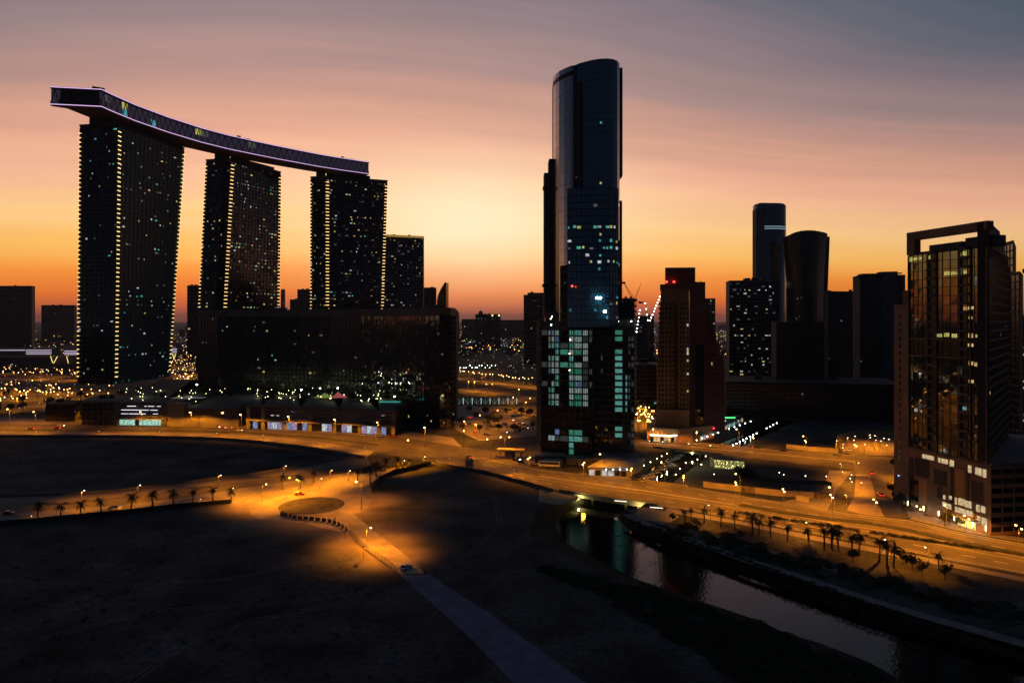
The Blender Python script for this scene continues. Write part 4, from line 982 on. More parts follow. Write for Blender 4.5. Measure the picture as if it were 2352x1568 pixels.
# --- brown stepped tower
def brown():
    R.seed(61)
    t = thing('brown_tower', 'brown stepped tower with a boxy top and two red beacons behind the canal road', 'tower', (*XY(1580, 465), 0))
    D = 462
    bl = [XY(1506, D), XY(1583, D-4), XY(1583, D+26), XY(1506, D+26)]; tl = [XY(1518, D), XY(1583, D-4), XY(1583, D+26), XY(1518, D+26)]
    b = MB(); b.prism(bl, 6, Z(662, D), 0, tl); b.build('west_wing', beige_m, t)
    b = MB(); b.prism([XY(1516, D-.5), XY(1584, D-4.5), XY(1584, D+27), XY(1516, D+27)], Z(664, D), Z(653, D)); b.build('cornice', mauve_m, t)
    b = MB(); b.prism([XY(1527.6, D+2), XY(1597, D), XY(1597, D+20), XY(1527.6, D+20)], Z(656, D), Z(614, D)); b.build('top_box', mauve_m, t)
    b = MB(); b.prism([XY(1583.5, D-1), XY(1620, D+2), XY(1620, D+28), XY(1583.5, D+28)], 6, Z(647, D)); b.build('east_wing', mauve_m, t)
    # sloping wing, stepped down to the right
    us = [1620, 1628, 1636, 1644, 1652, 1660, 1665]; vs = [704, 722, 745, 772, 800, 832, 858]
    for i in range(6):
        b = MB(); b.prism([XY(us[i], D+3), XY(us[i+1], D+3.5), XY(us[i+1], D+26), XY(us[i], D+26)], 4, Z((vs[i]+vs[i+1])/2, D)); b.build('stepped_wing', mauve_m, t)
    # windows, small and dark in columns
    FHv = 10.9
    rows = int((935-690)/FHv); zb_, zt_ = Z(935, D), Z(690, D)
    wm_ = mat('small_dark_window', (.03, .018, .012), .2)
    def colwin(u0, u1, D_, v0, v1, lit=.0):
        n = int((v1-v0)/10.6); b = MB()
        for k in range(n):
            v = v0+(k+.5)*(v1-v0)/n; x0, y0 = XY(u0, D_); x1, y1 = XY(u1, D_); z = Z(v, D_)
            b.hexa([(x0, y0-.12, z-1), (x1, y1-.12, z-1), (x1, y1+.4, z-1), (x0, y0+.4, z-1)], [(x0, y0-.12, z+.9), (x1, y1-.12, z+.9), (x1, y1+.4, z+.9), (x0, y0+.4, z+.9)], 1 if R.random() < lit else 0)
        b.build('window_column', [wm_, L_yel], t, kind='stuff')
    for u in (1513, 1521, 1529, 1537, 1545, 1562, 1570, 1578): colwin(u, u+3.4, D-(u-1506)*.052-.25, 692, 945, .01)
    for u0, u1 in ((1549, 1558), (1518.5, 1520), (1541.5, 1543), (1566.5, 1568)):
        a, c = XY(u0, D-(u0-1506)*.052-.1), XY(u1, D-(u1-1506)*.052-.1); b = MB(); b.prism([a, c, (c[0], c[1]+.6), (a[0], a[1]+.6)], 12, Z(700, D)); b.build('dark_groove', mat('groove', (.08, .045, .025), .8), t)
    colwin(1551, 1556, D-2.75, 800, 985)
    for u in (1626, 1634, 1642, 1650, 1657): colwin(u, u+2.4, D+3, 730+(u-1626)*2.9, 950, .02)
    # dark glass shaft between the wings
    b = MB(); b.prism([XY(1597, D-2.2), XY(1617, D-1.0), XY(1617, D+4), XY(1597, D+4)], 6, Z(790, D)); b.build('glass_shaft', glassA, t)
    b = MB(); b.prism([XY(1597, D-1.8), XY(1617, D-.6), XY(1617, D+4), XY(1597, D+4)], Z(790, D), Z(740, D), ); b.build('glass_shaft_top', mauve_m, t)
    for k in range(8): 
        x, y = XY(1580, D-5); b = MB(); b.box((x, y+.4, R.uniform(15, 95)), (.9, .3, 1.4)); b.build('stair_window', L_yel if k % 2 else L_wht, t)
    for u in (1531, 1548): x, y = XY(u, D); b = MB(); b.ball((x, y, Z(647, D)), .7); b.build('beacon', redb_m, t)
    b = MB(); x, y = XY(1609, D); b.tube((x, y, Z(648, D)), (x, y, Z(643, D)), .15); b.build('mast', steel_m, t)
    # podium and bright canopy
    q = [XY(1486, 452), XY(1560, 444), XY(1600, 452), XY(1640, 462), XY(1640, 490), XY(1486, 490)]
    b = MB(); b.prism(q, 0, 9); b.build('podium', beige_m, t)
    b = MB(); b.prism([XY(1507, 458), XY(1582, 452), XY(1582, 470), XY(1507, 475)], 9, 20); b.build('podium_step', beige_m, t)
    b = MB()
    for a, c in ((XY(1494, 446), XY(1541, 441)), (XY(1541, 441), XY(1566, 447))):
        b.hexa([(a[0], a[1], 4.6), (c[0], c[1], 4.6), (c[0], c[1]+2, 4.6), (a[0], a[1]+2, 4.6)], [(a[0], a[1], 5.3), (c[0], c[1], 5.3), (c[0], c[1]+2, 5.3), (a[0], a[1]+2, 5.3)])
    b.build('canopy', mat('canopy_glow', (.1, .1, .1), emit=(1, .9, .62), es=3.0), t)
    for k in range(9): x, y = XY(1498+k*8, 445.0-k*.2); b = MB(); b.box((x, y+1.4, 2.2), (1.7, .2, 3.0)); b.build('shop_window', L_warm if k % 3 else glassA, t)
brown()

# --- distant right group
def loft(par, name, levels, m_, n=28):
    b = MB(); prev = None
    for z, cx, cy_, rx, ry in levels:
        ringp = [(cx+math.cos(i*2*math.pi/n)*rx, cy_+math.sin(i*2*math.pi/n)*ry, z) for i in range(n)]
        if prev:
            for i in range(n): b.poly([prev[i], prev[(i+1) % n], ringp[(i+1) % n], ringp[i]], 0)
        prev = ringp
    b.poly(prev, 0); return b.build(name, m_, par)
def round_tower():
    R.seed(71); D = 900; x, y = XY(1775, D); t = thing('round_tower', 'tall round-topped dark tower with a pale light ring, right of the brown tower', 'tower', (x, y, 0)); rx = 37.5/F*D
    loft(t, 'shaft', [(0, x, y+12, rx, 14), (Z(470, D), x, y+12, rx, 14), (Z(466, D), x, y+12, rx*.9, 12)], glassB)
    b = MB(); n = 28
    for k in range(70):
        z = 30+k*2.95
        if z > Z(472, D): break
        pts = [(x+math.cos(math.pi+i*math.pi/14)*(rx+.25), y+12+math.sin(math.pi+i*math.pi/14)*14.25) for i in range(15)]
        for a, c in zip(pts, pts[1:]): b.hexa([(a[0], a[1], z), (c[0], c[1], z), (c[0], c[1]+.4, z), (a[0], a[1]+.4, z)], [(a[0], a[1], z+.45), (c[0], c[1], z+.45), (c[0], c[1]+.4, z+.45), (a[0], a[1]+.4, z+.45)])
    b.build('floor_bands', steel_m, t, kind='stuff')
    b = MB(); pts = [(x+math.cos(math.pi+i*math.pi/14)*(rx+.4), y+12+math.sin(math.pi+i*math.pi/14)*14.4) for i in range(15)]
    for v in (521, 526):
        for a, c in zip(pts[2:-2], pts[3:-1]):
            z = Z(v, D); b.hexa([(a[0], a[1], z), (c[0], c[1], z), (c[0], c[1]+.4, z), (a[0], a[1]+.4, z)], [(a[0], a[1], z+1), (c[0], c[1], z+1), (c[0], c[1]+.4, z+1), (a[0], a[1]+.4, z+1)])
    b.build('light_ring', mat('pale_ring', (0, 0, 0), emit=(.6, .8, 1.0), es=.38), t)
    a = XY(1737, D-2); c = XY(1756, D-6); b = MB(); b.prism([a, c, (c[0], c[1]+14), (a[0], a[1]+14)], 0, Z(480, D)); b.build('side_frame', gconc_m, t)
    facade(t, a, c, 100, Z(482, D), 3, 36, glassR, steel_m, lit=0, mix=LIT_MIX, dep=.6, bar_h=.8)
    b = MB(); b.prism([XY(1742, D+4), XY(1760, D+2), XY(1760, D+10), XY(1742, D+10)], Z(472, D), Z(465, D)); b.build('roof_plant', steel_m, t)
    b = MB(); b.ball((x-4, y+8, Z(463, D)), .8); b.build('beacon', mat('dim_red_bulb', (0, 0, 0), emit=(1, .03, .02), es=2), t)
    b = MB()
    for k in range(10): x2, y2 = XY(R.uniform(1763, 1785), D-4); z2 = Z(R.uniform(648, 662), D); b.box((x2, y2, z2), (.9, .3, 2))
    b.build('small_window_lights', L_wht, t, kind='stuff')
round_tower()
def flared_tower():
    R.seed(72); D = 850; t = thing('flared_tower', 'waisted dark tower with a slanting rounded top beside the round tower', 'tower', (*XY(1860, D), 0))
    L = [(0, 1826, 1893), (Z(760, D), 1826, 1890), (Z(690, D), 1824.5, 1891), (Z(630, D), 1821, 1893), (Z(585, D), 1818, 1896), (Z(555, D), 1815.5, 1899), (Z(541, D), 1814.5, 1901)]
    b = MB(); prev = None; arch = [0, 3.2, 4.4, 4.8, 4.8, 4.2, 3.4, 2.2]
    def rg(z, u0, u1, topz=None):
        out = []
        for k, s in enumerate((0, .12, .28, .45, .62, .78, .92, 1)):
            u = u0+(u1-u0)*s; o = -14*math.sin(math.pi*min(1, s*1.0)); x, y = XY(u, D+o); out.append((x, y, z+(arch[k] if topz else 0)))
        x1, _ = XY(u1, D); x0, _ = XY(u0, D); out += [(x1, D+22, z), (x0, D+22, z)]; return out
    for i, (z, u0, u1) in enumerate(L):
        r_ = rg(z, u0, u1, i == len(L)-1)
        if prev:
            for k in range(len(r_)): b.poly([prev[k], prev[(k+1) % len(r_)], r_[(k+1) % len(r_)], r_[k]])
        prev = r_
    b.poly(prev); b.build('shaft', glassC, t)
    b = MB()
    for k in range(56):
        z = 30+k*2.7; 
        if z > Z(560, D): break
        f = [l for l in L if l[0] <= z][-1]; nx = [l for l in L if l[0] > z][:1] or [L[-1]]; tt = (z-f[0])/max(1e-3, nx[0][0]-f[0]); u0 = lerp(f[1], nx[0][1], tt); u1 = lerp(f[2], nx[0][2], tt)
        r_ = rg(z, u0, u1)[:8]
        for a, c in zip(r_, r_[1:]): b.hexa([(a[0], a[1]-.3, z), (c[0], c[1]-.3, z), (c[0], c[1]+.2, z), (a[0], a[1]+.2, z)], [(a[0], a[1]-.3, z+.4), (c[0], c[1]-.3, z+.4), (c[0], c[1]+.2, z+.4), (a[0], a[1]+.2, z+.4)])
    b.build('floor_bands', steel_m, t, kind='stuff')
    a = XY(1886, D-2); c = XY(1906, D+2); a0 = XY(1876, D-2); c0 = XY(1893, D+2); b = MB(); b.prism([a0, c0, (c0[0], c0[1]+16), (a0[0], a0[1]+16)], 0, Z(543, D), 0, [a, c, (c[0], c[1]+16), (a[0], a[1]+16)]); b.build('side_blade', dconc_m, t)
    b = MB()
    for k in range(20): x2, y2 = XY(R.uniform(1828, 1850), D-10); b.box((x2, y2, R.uniform(40, 110)), (1, .3, 1.6))
    b.build('small_window_lights', L_dim, t, kind='stuff')
flared_tower()
simple_tower('residential_tower', 'wide dark tower dotted with white windows in front of the round tower', 'tower', quad(1675, 1790, 700, 28, 690), 0, Z(646, 700), 36, 3.4, glassC, gconc_m, .17, mix=[(L_wht, 6), (L_dim, 8), (L_yel, 1), (L_warm, 1)], faces=(0,), seed=73, kit=5)
simple_tower('office_block', 'plain unlit dark tower between the flared tower and the tower with roof arms', 'tower', quad(1902, 1976, 790, 28, 800), 0, Z(670, 790), 36, 3.2, glassC, dconc_m, .015, mix=LIT_COOL, faces=(0,), seed=74, kit=1)
tt = simple_tower('office_tower', 'dark tower with a raised central slab and thin roof arms left of the framed tower', 'tower', quad(1971, 2079, 700, 28, 690), 0, Z(634, 700), 34, 3.4, glassC, dconc_m, .035, mix=LIT_COOL, faces=(0,), seed=75, kit=0)
for nm, u0, u1, v0, v1, d in (('centre_slab', 2026, 2062, 624, 880, -2.5), ('roof_arm', 1982, 2026, 628, 631, 0), ('roof_arm', 2062, 2072, 626, 629, 0), ('corner_frame', 1971, 1975, 640, 900, -1)):
    a, c = XY(u0, 697+d), XY(u1, 692+d); b = MB(); b.prism([a, c, (c[0], c[1]+10), (a[0], a[1]+10)], Z(v1, 695), Z(v0, 695)); b.build(nm, gconc_m if nm != 'roof_arm' else steel_m, tt)
simple_tower('dark_block', 'unlit black mid-rise slab in front of the flared tower', 'building', quad(1783, 1892, 590, 30), 0, Z(741, 590), 26, 4, glassC, dconc_m, .006, faces=(0,), seed=76, kit=1)
simple_tower('dark_block', 'broad unlit black podium building filling the space left of the framed tower', 'building', quad(1668, 2066, 566, 60, 540), 0, Z(878, 566), 9, 5, glassC, dconc_m, .004, faces=(0,), seed=77, kit=3, group=None)
simple_tower('slim_tower', 'slim pale tower half hidden between round and flared towers', 'tower', quad(1806, 1824, 1000, 20), 0, Z(655, 1000), 30, 4, glassR, conc_m, .12, faces=(0,), seed=78, kit=0)
simple_tower('slim_tower', 'pale glass sliver of a tower right of the flared tower', 'tower', quad(1893, 1909, 1000, 20), 0, Z(668, 1000), 30, 4, glassR, conc_m, .10, faces=(0,), seed=79, kit=0)
simple_tower('low_block', 'grey low block with vertical ribs between the central and brown towers', 'building', quad(1462, 1508, 560, 26), 0, Z(838, 560), 12, 2.4, glassA, gconc_m, .06, mix=LIT_COOL, faces=(0,), seed=80, kit=2)
simple_tower('apartment_tower', 'small apartment tower close behind the right shoulder of the brown tower', 'tower', quad(1620, 1643, 1300, 20), 0, Z(686, 1300), 22, 4, glassA, gconc_m, .1, faces=(0,), seed=81, kit=0)

# --- right framed tower
def framed():
    R.seed(91)
    t = thing('framed_tower', 'large near tower at the right with an open rectangular roof frame', 'tower', (174, 272, 0))
    A = (168.6, 290.); B = (177.3, 254.); C = (227., 312.); Dp = (212., 335.)
    shell(t, [A, B, C, Dp], 26, 107.5, dconc_m)
    zt = 107.3; z0 = 26.5; rows = 23
    W_ = [.07, .065, .065, .065, .055, .055, .10, .10, .10, .055, .065, .08, .08, .085]
    lits = {(22, 0): L_yel, (22, 1): L_yel, (22, 2): L_yel, (22, 4): L_yel, (22, 9): L_yel, (22, 10): L_yel, (20, 7): L_yel, (20, 8): L_yel, (20, 9): L_dim, (20, 10): L_yel, (19, 12): L_dim,
            (16, 10): L_warm, (16, 11): L_warm, (15, 11): L_warm, (15, 13): L_yel, (13, 11): L_warm, (13, 12): L_warm, (12, 11): L_warm, (13, 6): L_yel, (13, 7): L_yel, (13, 8): L_yel, (10, 11): L_warm, (10, 12): L_warm, (8, 11): L_warm, (5, 10): L_cyan, (9, 9): L_dim, (4, 1): L_wht}
    def lf(r, c):
        if (r, c) in lits: return lits[(r, c)]
        if c in (4, 5, 9, 10): return glassC
        if r in (11, 12) and c < 9: return glassC
        if r < 1: return glassD
        return glassR if (r < 13 or R.random() < .25) else glassD
    pt = facade(t, A, B, z0, zt, 0, rows, glassR, steel_m, litf=lf, widths=W_, mix=[], bar_h=.22, bar_v=.22, dep=.25, indiv=True, jit=.02, inset=True)
    # balcony columns with deep slabs
    n = Vector((-(B[1]-A[1]), (B[0]-A[0]), 0)).normalized(); n = n if n.x < 0 else -n
    def blk(nm, s0, s1, za, zb_, o0, o1, m_):
        a = lerp(Vector((*A, 0)), Vector((*B, 0)), s0); e = lerp(Vector((*A, 0)), Vector((*B, 0)), s1); b = MB()
        b.hexa([(p.x, p.y, za) for p in (a+n*o0, e+n*o0, e+n*o1, a+n*o1)], [(p.x, p.y, zb_) for p in (a+n*o0, e+n*o0, e+n*o1, a+n*o1)]); return b.build(nm, m_, t)
    FHt = (zt-z0)/rows
    for r in range(rows+1):
        z = z0+r*FHt
        for s0, s1 in ((.265, .375), (.675, .795)): blk('balcony', s0, s1, z-.15, z+.75, .2, 1.3, gconc_m)
    for s in (0, .262, .376, .672, .797, .985): blk('pier', s, s+.013, z0, zt, .2, .7, tan_m)
    # big framed bays
    for s0, s1, ra, rb in ((.013, .262, 11, 13), (.376, .672, 11, 13)):
        blk('bay_frame', s0, s1, z0+ra*FHt-.3, z0+ra*FHt+.3, .2, 1.0, tan_m); blk('bay_frame', s0, s1, z0+rb*FHt-.3, z0+rb*FHt+.3, .2, 1.0, tan_m)
    # roof frame
    blk('roof_frame_beam', -.01, 1.0, 113.6, 117.0, -2.4, .8, tan_m); blk('roof_frame_leg', -.01, .10, 107.5, 113.6, -2.4, .8, tan_m)
    b = MB(); Bv, Cv = Vector((*B, 0)), Vector((*C, 0)); d = (Cv-Bv)
    for s0, s1, z1 in ((0, .52, 116.8), (.52, .78, 113.2), (.78, 1.0, 108.9)):
        a, e = Bv+d*s0, Bv+d*s1; off = Vector((-2.5, 2.5, 0)); b.hexa([(p.x, p.y, 27) for p in (a, e, e+off, a+off)], [(p.x, p.y, z1) for p in (a, e, e+off, a+off)])
    b.build('side_wall', dconc_m, t)
    for s0, s1, h in ((.20, .62, 3.0), (.66, .98, 4.0)): blk('penthouse', s0, s1, 108.0, 108.0+h, -9, -3, gconc_m)
    # side face windows
    facade(t, B, C, 30, 104, 16, 21, glassC, dconc_m, lit=.006, mix=LIT_MIX, bar_h=.9, bar_v=.8, dep=.3, wname='side_window')
    # podium
    A0 = (168.2, 291.); B0 = (177.6, 253.6); C0 = (236., 262.); 
    b = MB(); b.prism([A0, B0, C0, (262, 300), (215, 330)], 0, 26.2); b.build('podium_wall', tan_m, t)
    Av, Bv = Vector((*A0, 0)), Vector((*B0, 0))
    pw = room_mat('podium_room', (1.0, .74, .40), .55, 1.2, .5)
    def pod(nm, s0, s1, za, zb_, m_, o=.06, th=.25):
        a, e = lerp(Av, Bv, s0), lerp(Av, Bv, s1); b = MB(); b.hexa([(p.x, p.y, za) for p in (a, e, e+n*(o+th), a+n*(o+th))], [(p.x, p.y, zb_) for p in (a, e, e+n*(o+th), a+n*(o+th))]); return b.build(nm, m_, t)
    # tall dark recess panels and light stone panels
    for s0, s1, za, zb_, m_ in ((.03, .10, 3, 22, dconc_m), (.12, .30, 15, 22.5, dconc_m), (.05, .16, 4, 13, glassD), (.17, .27, 4, 14, beige_m), (.36, .52, 13.5, 19.8, dconc_m), (.56, .60, 8, 22, dconc_m), (.62, .72, 6, 22, beige_m), (.80, .93, 11, 19, dconc_m), (.40, .46, 8.5, 13, dconc_m), (.75, .78, 8, 24, dconc_m)):
        pod('wall_panel', s0, s1, za, zb_, m_, .02, .12)
    wins = [(.22, .25, 23, 24.6), (.26, .29, 23, 24.6), (.30, .33, 23, 24.6), (.34, .36, 23, 24.6), (.42, .44, 22.8, 24.6), (.46, .53, 22.8, 24.6), (.56, .60, 22.4, 24.8), (.77, .80, 21.6, 24.4), (.85, .87, 21.6, 24.2), (.88, .91, 21.4, 24.2), (.93, .96, 21.2, 24.2),
            (.48, .50, 8.6, 10.2), (.55, .58, 9.2, 10.6), (.47, .52, 5.6, 7.4), (.53, .57, 5.4, 7.2), (.62, .64, 8.0, 10.6), (.66, .72, 8.2, 10.8), (.73, .80, 8.0, 10.6), (.86, .89, 7.6, 10.2), (.91, .95, 7.8, 10.2), (.87, .90, 3.6, 6.0), (.92, .97, 3.2, 6.0)]
    for s0, s1, za, zb_ in wins: pod('window', s0, s1, za, zb_, pw, .16)
    for k in range(7): pod('window', .62+k*.028, .645+k*.028, 5.0, 7.0, pw, .16)
    for k in range(6): pod('entrance_glass', .655+k*.033, .68+k*.033, .3, 3.8, mat('entrance_glow', (0, 0, 0), emit=(1.0, .76, .2), es=1.3), .16)
    pod('entrance_canopy', .52, .90, 4.0, 4.4, conc_m, .1, 3)
    for k, s in enumerate((.05, .26, .45, .635, .845, .985)):
        a = lerp(Av, Bv, s)+n*1.0; b = MB(); b.tube((a.x, a.y, 0), (a.x, a.y, 3.6), .22, n=6); b.build('wall_post', conc_m, t)
        b = MB(); b.box((a.x+n.x*.3, a.y+n.y*.3, 2.6), (.3, .3, 1.8)); b.build('up_light', mat('uplight', (0, 0, 0), emit=(1, .8, .36), es=7), t)
        addlight(t, (a.x+n.x*1.4-ORI[t.name][0], a.y+n.y*1.4-ORI[t.name][1], 2.6), LDw)
    # right-hand podium front
    facade(t, B0, C0, 0.5, 25.5, 12, 7, glassC, tan_m, litf=lambda r, c: (pw if (c in (4, 5, 6, 8, 9, 10) and r in (2, 6)) or (c in (4, 5, 7, 9, 10) and r == 1) else None), mix=[], bar_h=1.6, bar_v=.5, dep=.4, indiv=True)
    b = MB(); b.prism([(p[0]+.3, p[1]) for p in (A0, B0, C0)]+[(262, 300), (215, 330)], 26.2, 27.0); b.build('podium_roof', conc_m, t)
    # narrow stone wing at the left
    Wp = [(169.0, 302.), (169.4, 292.), (176, 294), (177, 303)]
    b = MB(); b.prism(Wp, 0, Z(700, 300)); b.build('stone_wing', tan_m, t)
    b = MB(); b.prism([(171, 299), (171.3, 292), (178, 294), (178, 300)], Z(700, 300), Z(668, 300)); b.build('stone_wing_top', mauve_m, t)
    a, e = Vector((*Wp[0], 0)), Vector((*Wp[1], 0))
    for k in range(20):
        p = lerp(a, e, .42); z = 20+k*3.25
        if z > 84: break
        b = MB(); b.box((p.x-.02, p.y, z), (.14, 1.2, 1.8)); b.build('slit_window', glassC, t)
    x, y = XY(2064, 291); b = MB(); b.ball((x, y, Z(1092-0, 291)+0), .3); b.build('blue_lamp', mat('blue_bulb', (0, 0, 0), emit=(.05, .15, 1), es=9), t)
    x, y = XY(2254, 252.6); b = MB(); b.ball((x, y, 117.6), .3); b.build('beacon', redb_m, t)
framed()
simple_tower('stepped_tower', 'dark tower with stepped top directly behind the framed tower', 'tower', [XY(2290, 372), XY(2328, 350), XY(2334, 385), XY(2300, 395)], 0, Z(560, 360), 32, 4, glassC, dconc_m, .01, faces=(0,), seed=92, kit=0)
simple_tower('stepped_tower', 'lower black shoulder tower seen right of the framed tower', 'tower', [XY(2322, 345), XY(2342, 335), XY(2350, 362), XY(2330, 372)], 0, Z(628, 340), 28, 4, glassC, dconc_m, .01, faces=(0,), seed=93, kit=1)
simple_tower('apartment_tower', 'tower cut by the right picture edge with yellow-green lit windows', 'tower', quad(2343, 2420, 420, 25), 0, Z(727, 420), 20, 3, glassC, gconc_m, .30, mix=[(L_yel, 3), (L_dim, 2), (L_wht, 1)], faces=(0,), seed=94, kit=1)

# --- left and distant skyline blocks
FARB = [
 (-60, 73, 657, 1700, 'broad dark slab tower at the far left edge of the skyline', gconc_m, 24, .02), (95, 171, 701, 2300, 'wide mid-rise block with scalloped roof behind the left edge', mauve_m, 12, .03),
 (430, 458, 656, 1350, 'slim beige tower between the two left sky bridge towers', tan_m, 22, .04), (645, 652, 666, 1900, 'thin tower just right of the middle sky bridge tower', mauve_m, 12, .02),
 (666, 684, 688, 1800, 'low shoulder of the stepped purple block between the bridge towers', mauve_m, 10, .02), (683, 712, 665, 1820, 'stepped purple block between the middle and right bridge towers', mauve_m, 14, .02),
 (972, 1001, 661, 1500, 'pale mauve tower with sloped top beside the shorter gilded tower', mauve_m, 18, .03),
 (1203, 1250, 678, 1250, 'dark purple slab tower just left of the central tower', mauve_m, 20, .03), (1212, 1249, 673, 1300, 'taller rear slab behind the dark purple one left of centre', mauve_m, 20, .02),
 (1092, 1150, 722, 1900, 'wide distant block with a small dome and white roof lights', gconc_m, 14, .06), (1034, 1054, 718, 2100, 'small square block near the right end of the black curved block', gconc_m, 10, .03),
 (1060, 1092, 733, 2500, 'low pale block left of the domed distant block', conc_m, 8, .05), (1150, 1203, 735, 2600, 'long low block right of the domed distant block', gconc_m, 8, .03),
 (1462, 1502, 726, 1150, 'grey building site block behind the bulb-lit cranes', gconc_m, 12, .05), (1430, 1456, 686, 900, 'dark concrete frame under construction below the luffing crane', dconc_m, 14, .02)]
for i, (u0, u1, v, D, lab, m_, rows, lit) in enumerate(FARB):
    q = quad(u0, u1, D, 30)
    t = simple_tower('skyline_block', lab, 'building', q, 0, Z(v, D), rows, 5 if D > 1200 else 4, glassC, m_, lit, faces=(0,), seed=100+i, kit=2 if D < 2400 else 0, bar_h=1.1, dep=.4)
    if 'dome' in lab:
        x, y = XY(1104, D+6); b = MB(); b.ball((x, y, Z(720, D)), 7, sz=1.3); b.tube((x, y, Z(722, D)), (x, y, Z(707, D)), .5, .1); b.build('dome', gconc_m, t)
        for u in (1131, 1146): b = MB(); x, y = XY(u, D-2); b.ball((x, y, Z(724, D)), 1.6); b.build('roof_light', bulbf_m, t)
t = thing('sail_tower', 'slender pointed sail-shaped tower right of the gilded tower', 'tower', (*XY(1012, 1500), 0)); D = 1500
b = MB(); pr = [(1003, 800), (1022, 800), (1022, 649), (1020, 651), (1012, 664), (1006, 678), (1003.5, 690)]
f = [Vector((*XY(u, D), Z(v, D))) for u, v in pr]; b.hexa(f, [p+Vector((6, 22, 0)) for p in f]); b.build('sail_body', glassR, t)
b = MB(); f = [Vector((*XY(u, D-.6), Z(v, D))) for u, v in [(1019.5, 800), (1022.5, 800), (1022.5, 648), (1019.5, 651)]]; b.hexa(f, [p+Vector((2, 3, 0)) for p in f]); b.build('spine', mauve_m, t)
# far low skyline (individuals)
R.seed(121)
for k in range(150):
    u = R.choice([R.uniform(-60, 185), R.uniform(388, 458), R.uniform(1046, 1240), R.uniform(1046, 1240), R.uniform(1458, 1508), R.uniform(1632, 1680)])
    D = R.uniform(1150, 2600) if u < 1046 or u > 1240 else R.uniform(1500, 2700); h = R.uniform(6, 16); w = R.uniform(8, 22)/F*D
    x, y = XY(u, D); b = MB(); b.box((x, y, h/2), (w, w*.7, h), R.uniform(-.3, .3), 0); b.box((x+w*.1, y, h+1), (w*.3, w*.3, 2.4), 0, 0)
    for q in range(R.randrange(0, 4)): b.box((x+R.uniform(-.4, .4)*w, y-w*.35-.4, R.uniform(2, h-1)), (1.6, .3, 1.2), 0, 1)
    b.build('low_city_building', [R.choice([gconc_m, mauve_m, conc_m]), R.choice([bulbf_m, L_warm, L_wht])], None, label='low flat-roofed city building amid the distant street lights', cat='building', group='low buildings of the lamp-lit city')
R.seed(120)
for k in range(120):
    u = R.uniform(-80, 2430)
    if 190 < u < 400 or 510 < u < 900 or 1270 < u < 1440 or 1680 < u < 2070: continue
    D = R.uniform(2300, 5200); h = R.uniform(10, 46) * (1.25 if D > 3500 else .8); w = R.uniform(12, 34)/F*D
    x, y = XY(u, D); b = MB(); b.box((x, y, h/2), (w, w*.6, h)); 
    if R.random() < .5: b.box((x+w*.2, y, h+2), (w*.3, w*.3, 5))
    b.build('distant_building', R.choice([gconc_m, mauve_m, conc_m]), None, label='low hazy building in the distant skyline below the sunset', cat='building', group='low buildings of the far skyline')

# ------------------------------------------------------------------ vegetation
leaf_m = mat('leaves', (.030, .042, .018), .85, noise=(.8, .5)); bark_m = mat('bark', (.07, .052, .038), .9)
palm_m = mat('palm_fronds', (.032, .044, .018), .8, noise=(1., .4))
def frond_mesh():
    b = MB(); n = 7; L_ = 3.1; pts = []
    for i in range(n+1):
        s = i/n; pts.append(Vector((L_*s*(1-.12*s), 0, .95*s-1.85*s*s)))
    for i in range(n):
        p, q = pts[i], pts[i+1]; w = .03; b.poly([p+Vector((0, -w, 0)), q+Vector((0, -w, 0)), q+Vector((0, w, 0)), p+Vector((0, w, 0))])
        for k in range(3):
            c = lerp(p, q, (k+.5)/3); l = .62*math.sin(math.pi*min(.95, (i+k/3+.8)/n*.86+.1))
            for sg in (1, -1):
                tip = c+Vector((.28, sg*l, -.22*l-.05)); b.poly([c+Vector((-.07, 0, 0)), c+Vector((.07, 0, 0)), tip])
    return b.mesh('frond', palm_m)
FR = frond_mesh()
def palm_proto(H, seed):
    rr = random.Random(seed); t = thing('palm_tree', 'x', 'palm tree')
    b = MB(); prev = Vector((0, 0, 0)); r_ = .3
    for k in range(1, 7):
        q = Vector((.12*math.sin(k*.5+seed), .1*math.cos(k+seed), H*k/6)); b.tube(prev, q, r_, r_-.025, 7); r_ -= .025; prev = q
    b.build('trunk', bark_m, t, local=True)
    b = MB(); b.ball((prev.x, prev.y, H), .36, sz=1.4); b.build('crown_shaft', bark_m, t, local=True)
    for i in range(26):
        o = bpy.data.objects.new('frond', FR); COL.objects.link(o); o.parent = t; ORI[o.name] = Vector((0, 0, 0))
        o.location = (prev.x, prev.y, H+.2); o.rotation_euler = (rr.uniform(-.2, .2), rr.uniform(-.75, .65) if i % 3 else rr.uniform(.3, 1.0), i*2.4+rr.uniform(-.2, .2)); s = rr.uniform(.8, 1.1); o.scale = (s, s, s)
    return t
def tree_proto(name, H, seed, n=420, spread=.5, label_cat='tree'):
    rr = random.Random(seed); t = thing(name, 'x', label_cat)
    b = MB(); b.tube((0, 0, 0), (0, 0, H*.42), .2, .13, 6); clumps = []
    for k in range(7):
        a = k*2.4+rr.random(); q = Vector((math.cos(a)*H*spread*rr.uniform(.3, .62), math.sin(a)*H*spread*rr.uniform(.3, .62), H*rr.uniform(.5, .85))); b.tube((0, 0, H*.38), q, .09, .03, 4); clumps.append((q, H*rr.uniform(.15, .26)))
    b.build('trunk', bark_m, t, local=True); clumps.append((Vector((0, 0, H*.85)), H*.2))
    b = MB()
    for i in range(n):
        c, r_ = rr.choice(clumps); d = Vector((rr.gauss(0, 1), rr.gauss(0, 1), rr.gauss(0, .8))).normalized()*r_*rr.uniform(.55, 1.12); p = c+d
        a = Vector((rr.gauss(0, 1), rr.gauss(0, 1), rr.gauss(0, 1))).normalized()*.34; e = a.orthogonal().normalized()*.22; b.poly([p-a, p-e, p+a, p+e])
    b.build('crown', leaf_m, t, local=True); return t
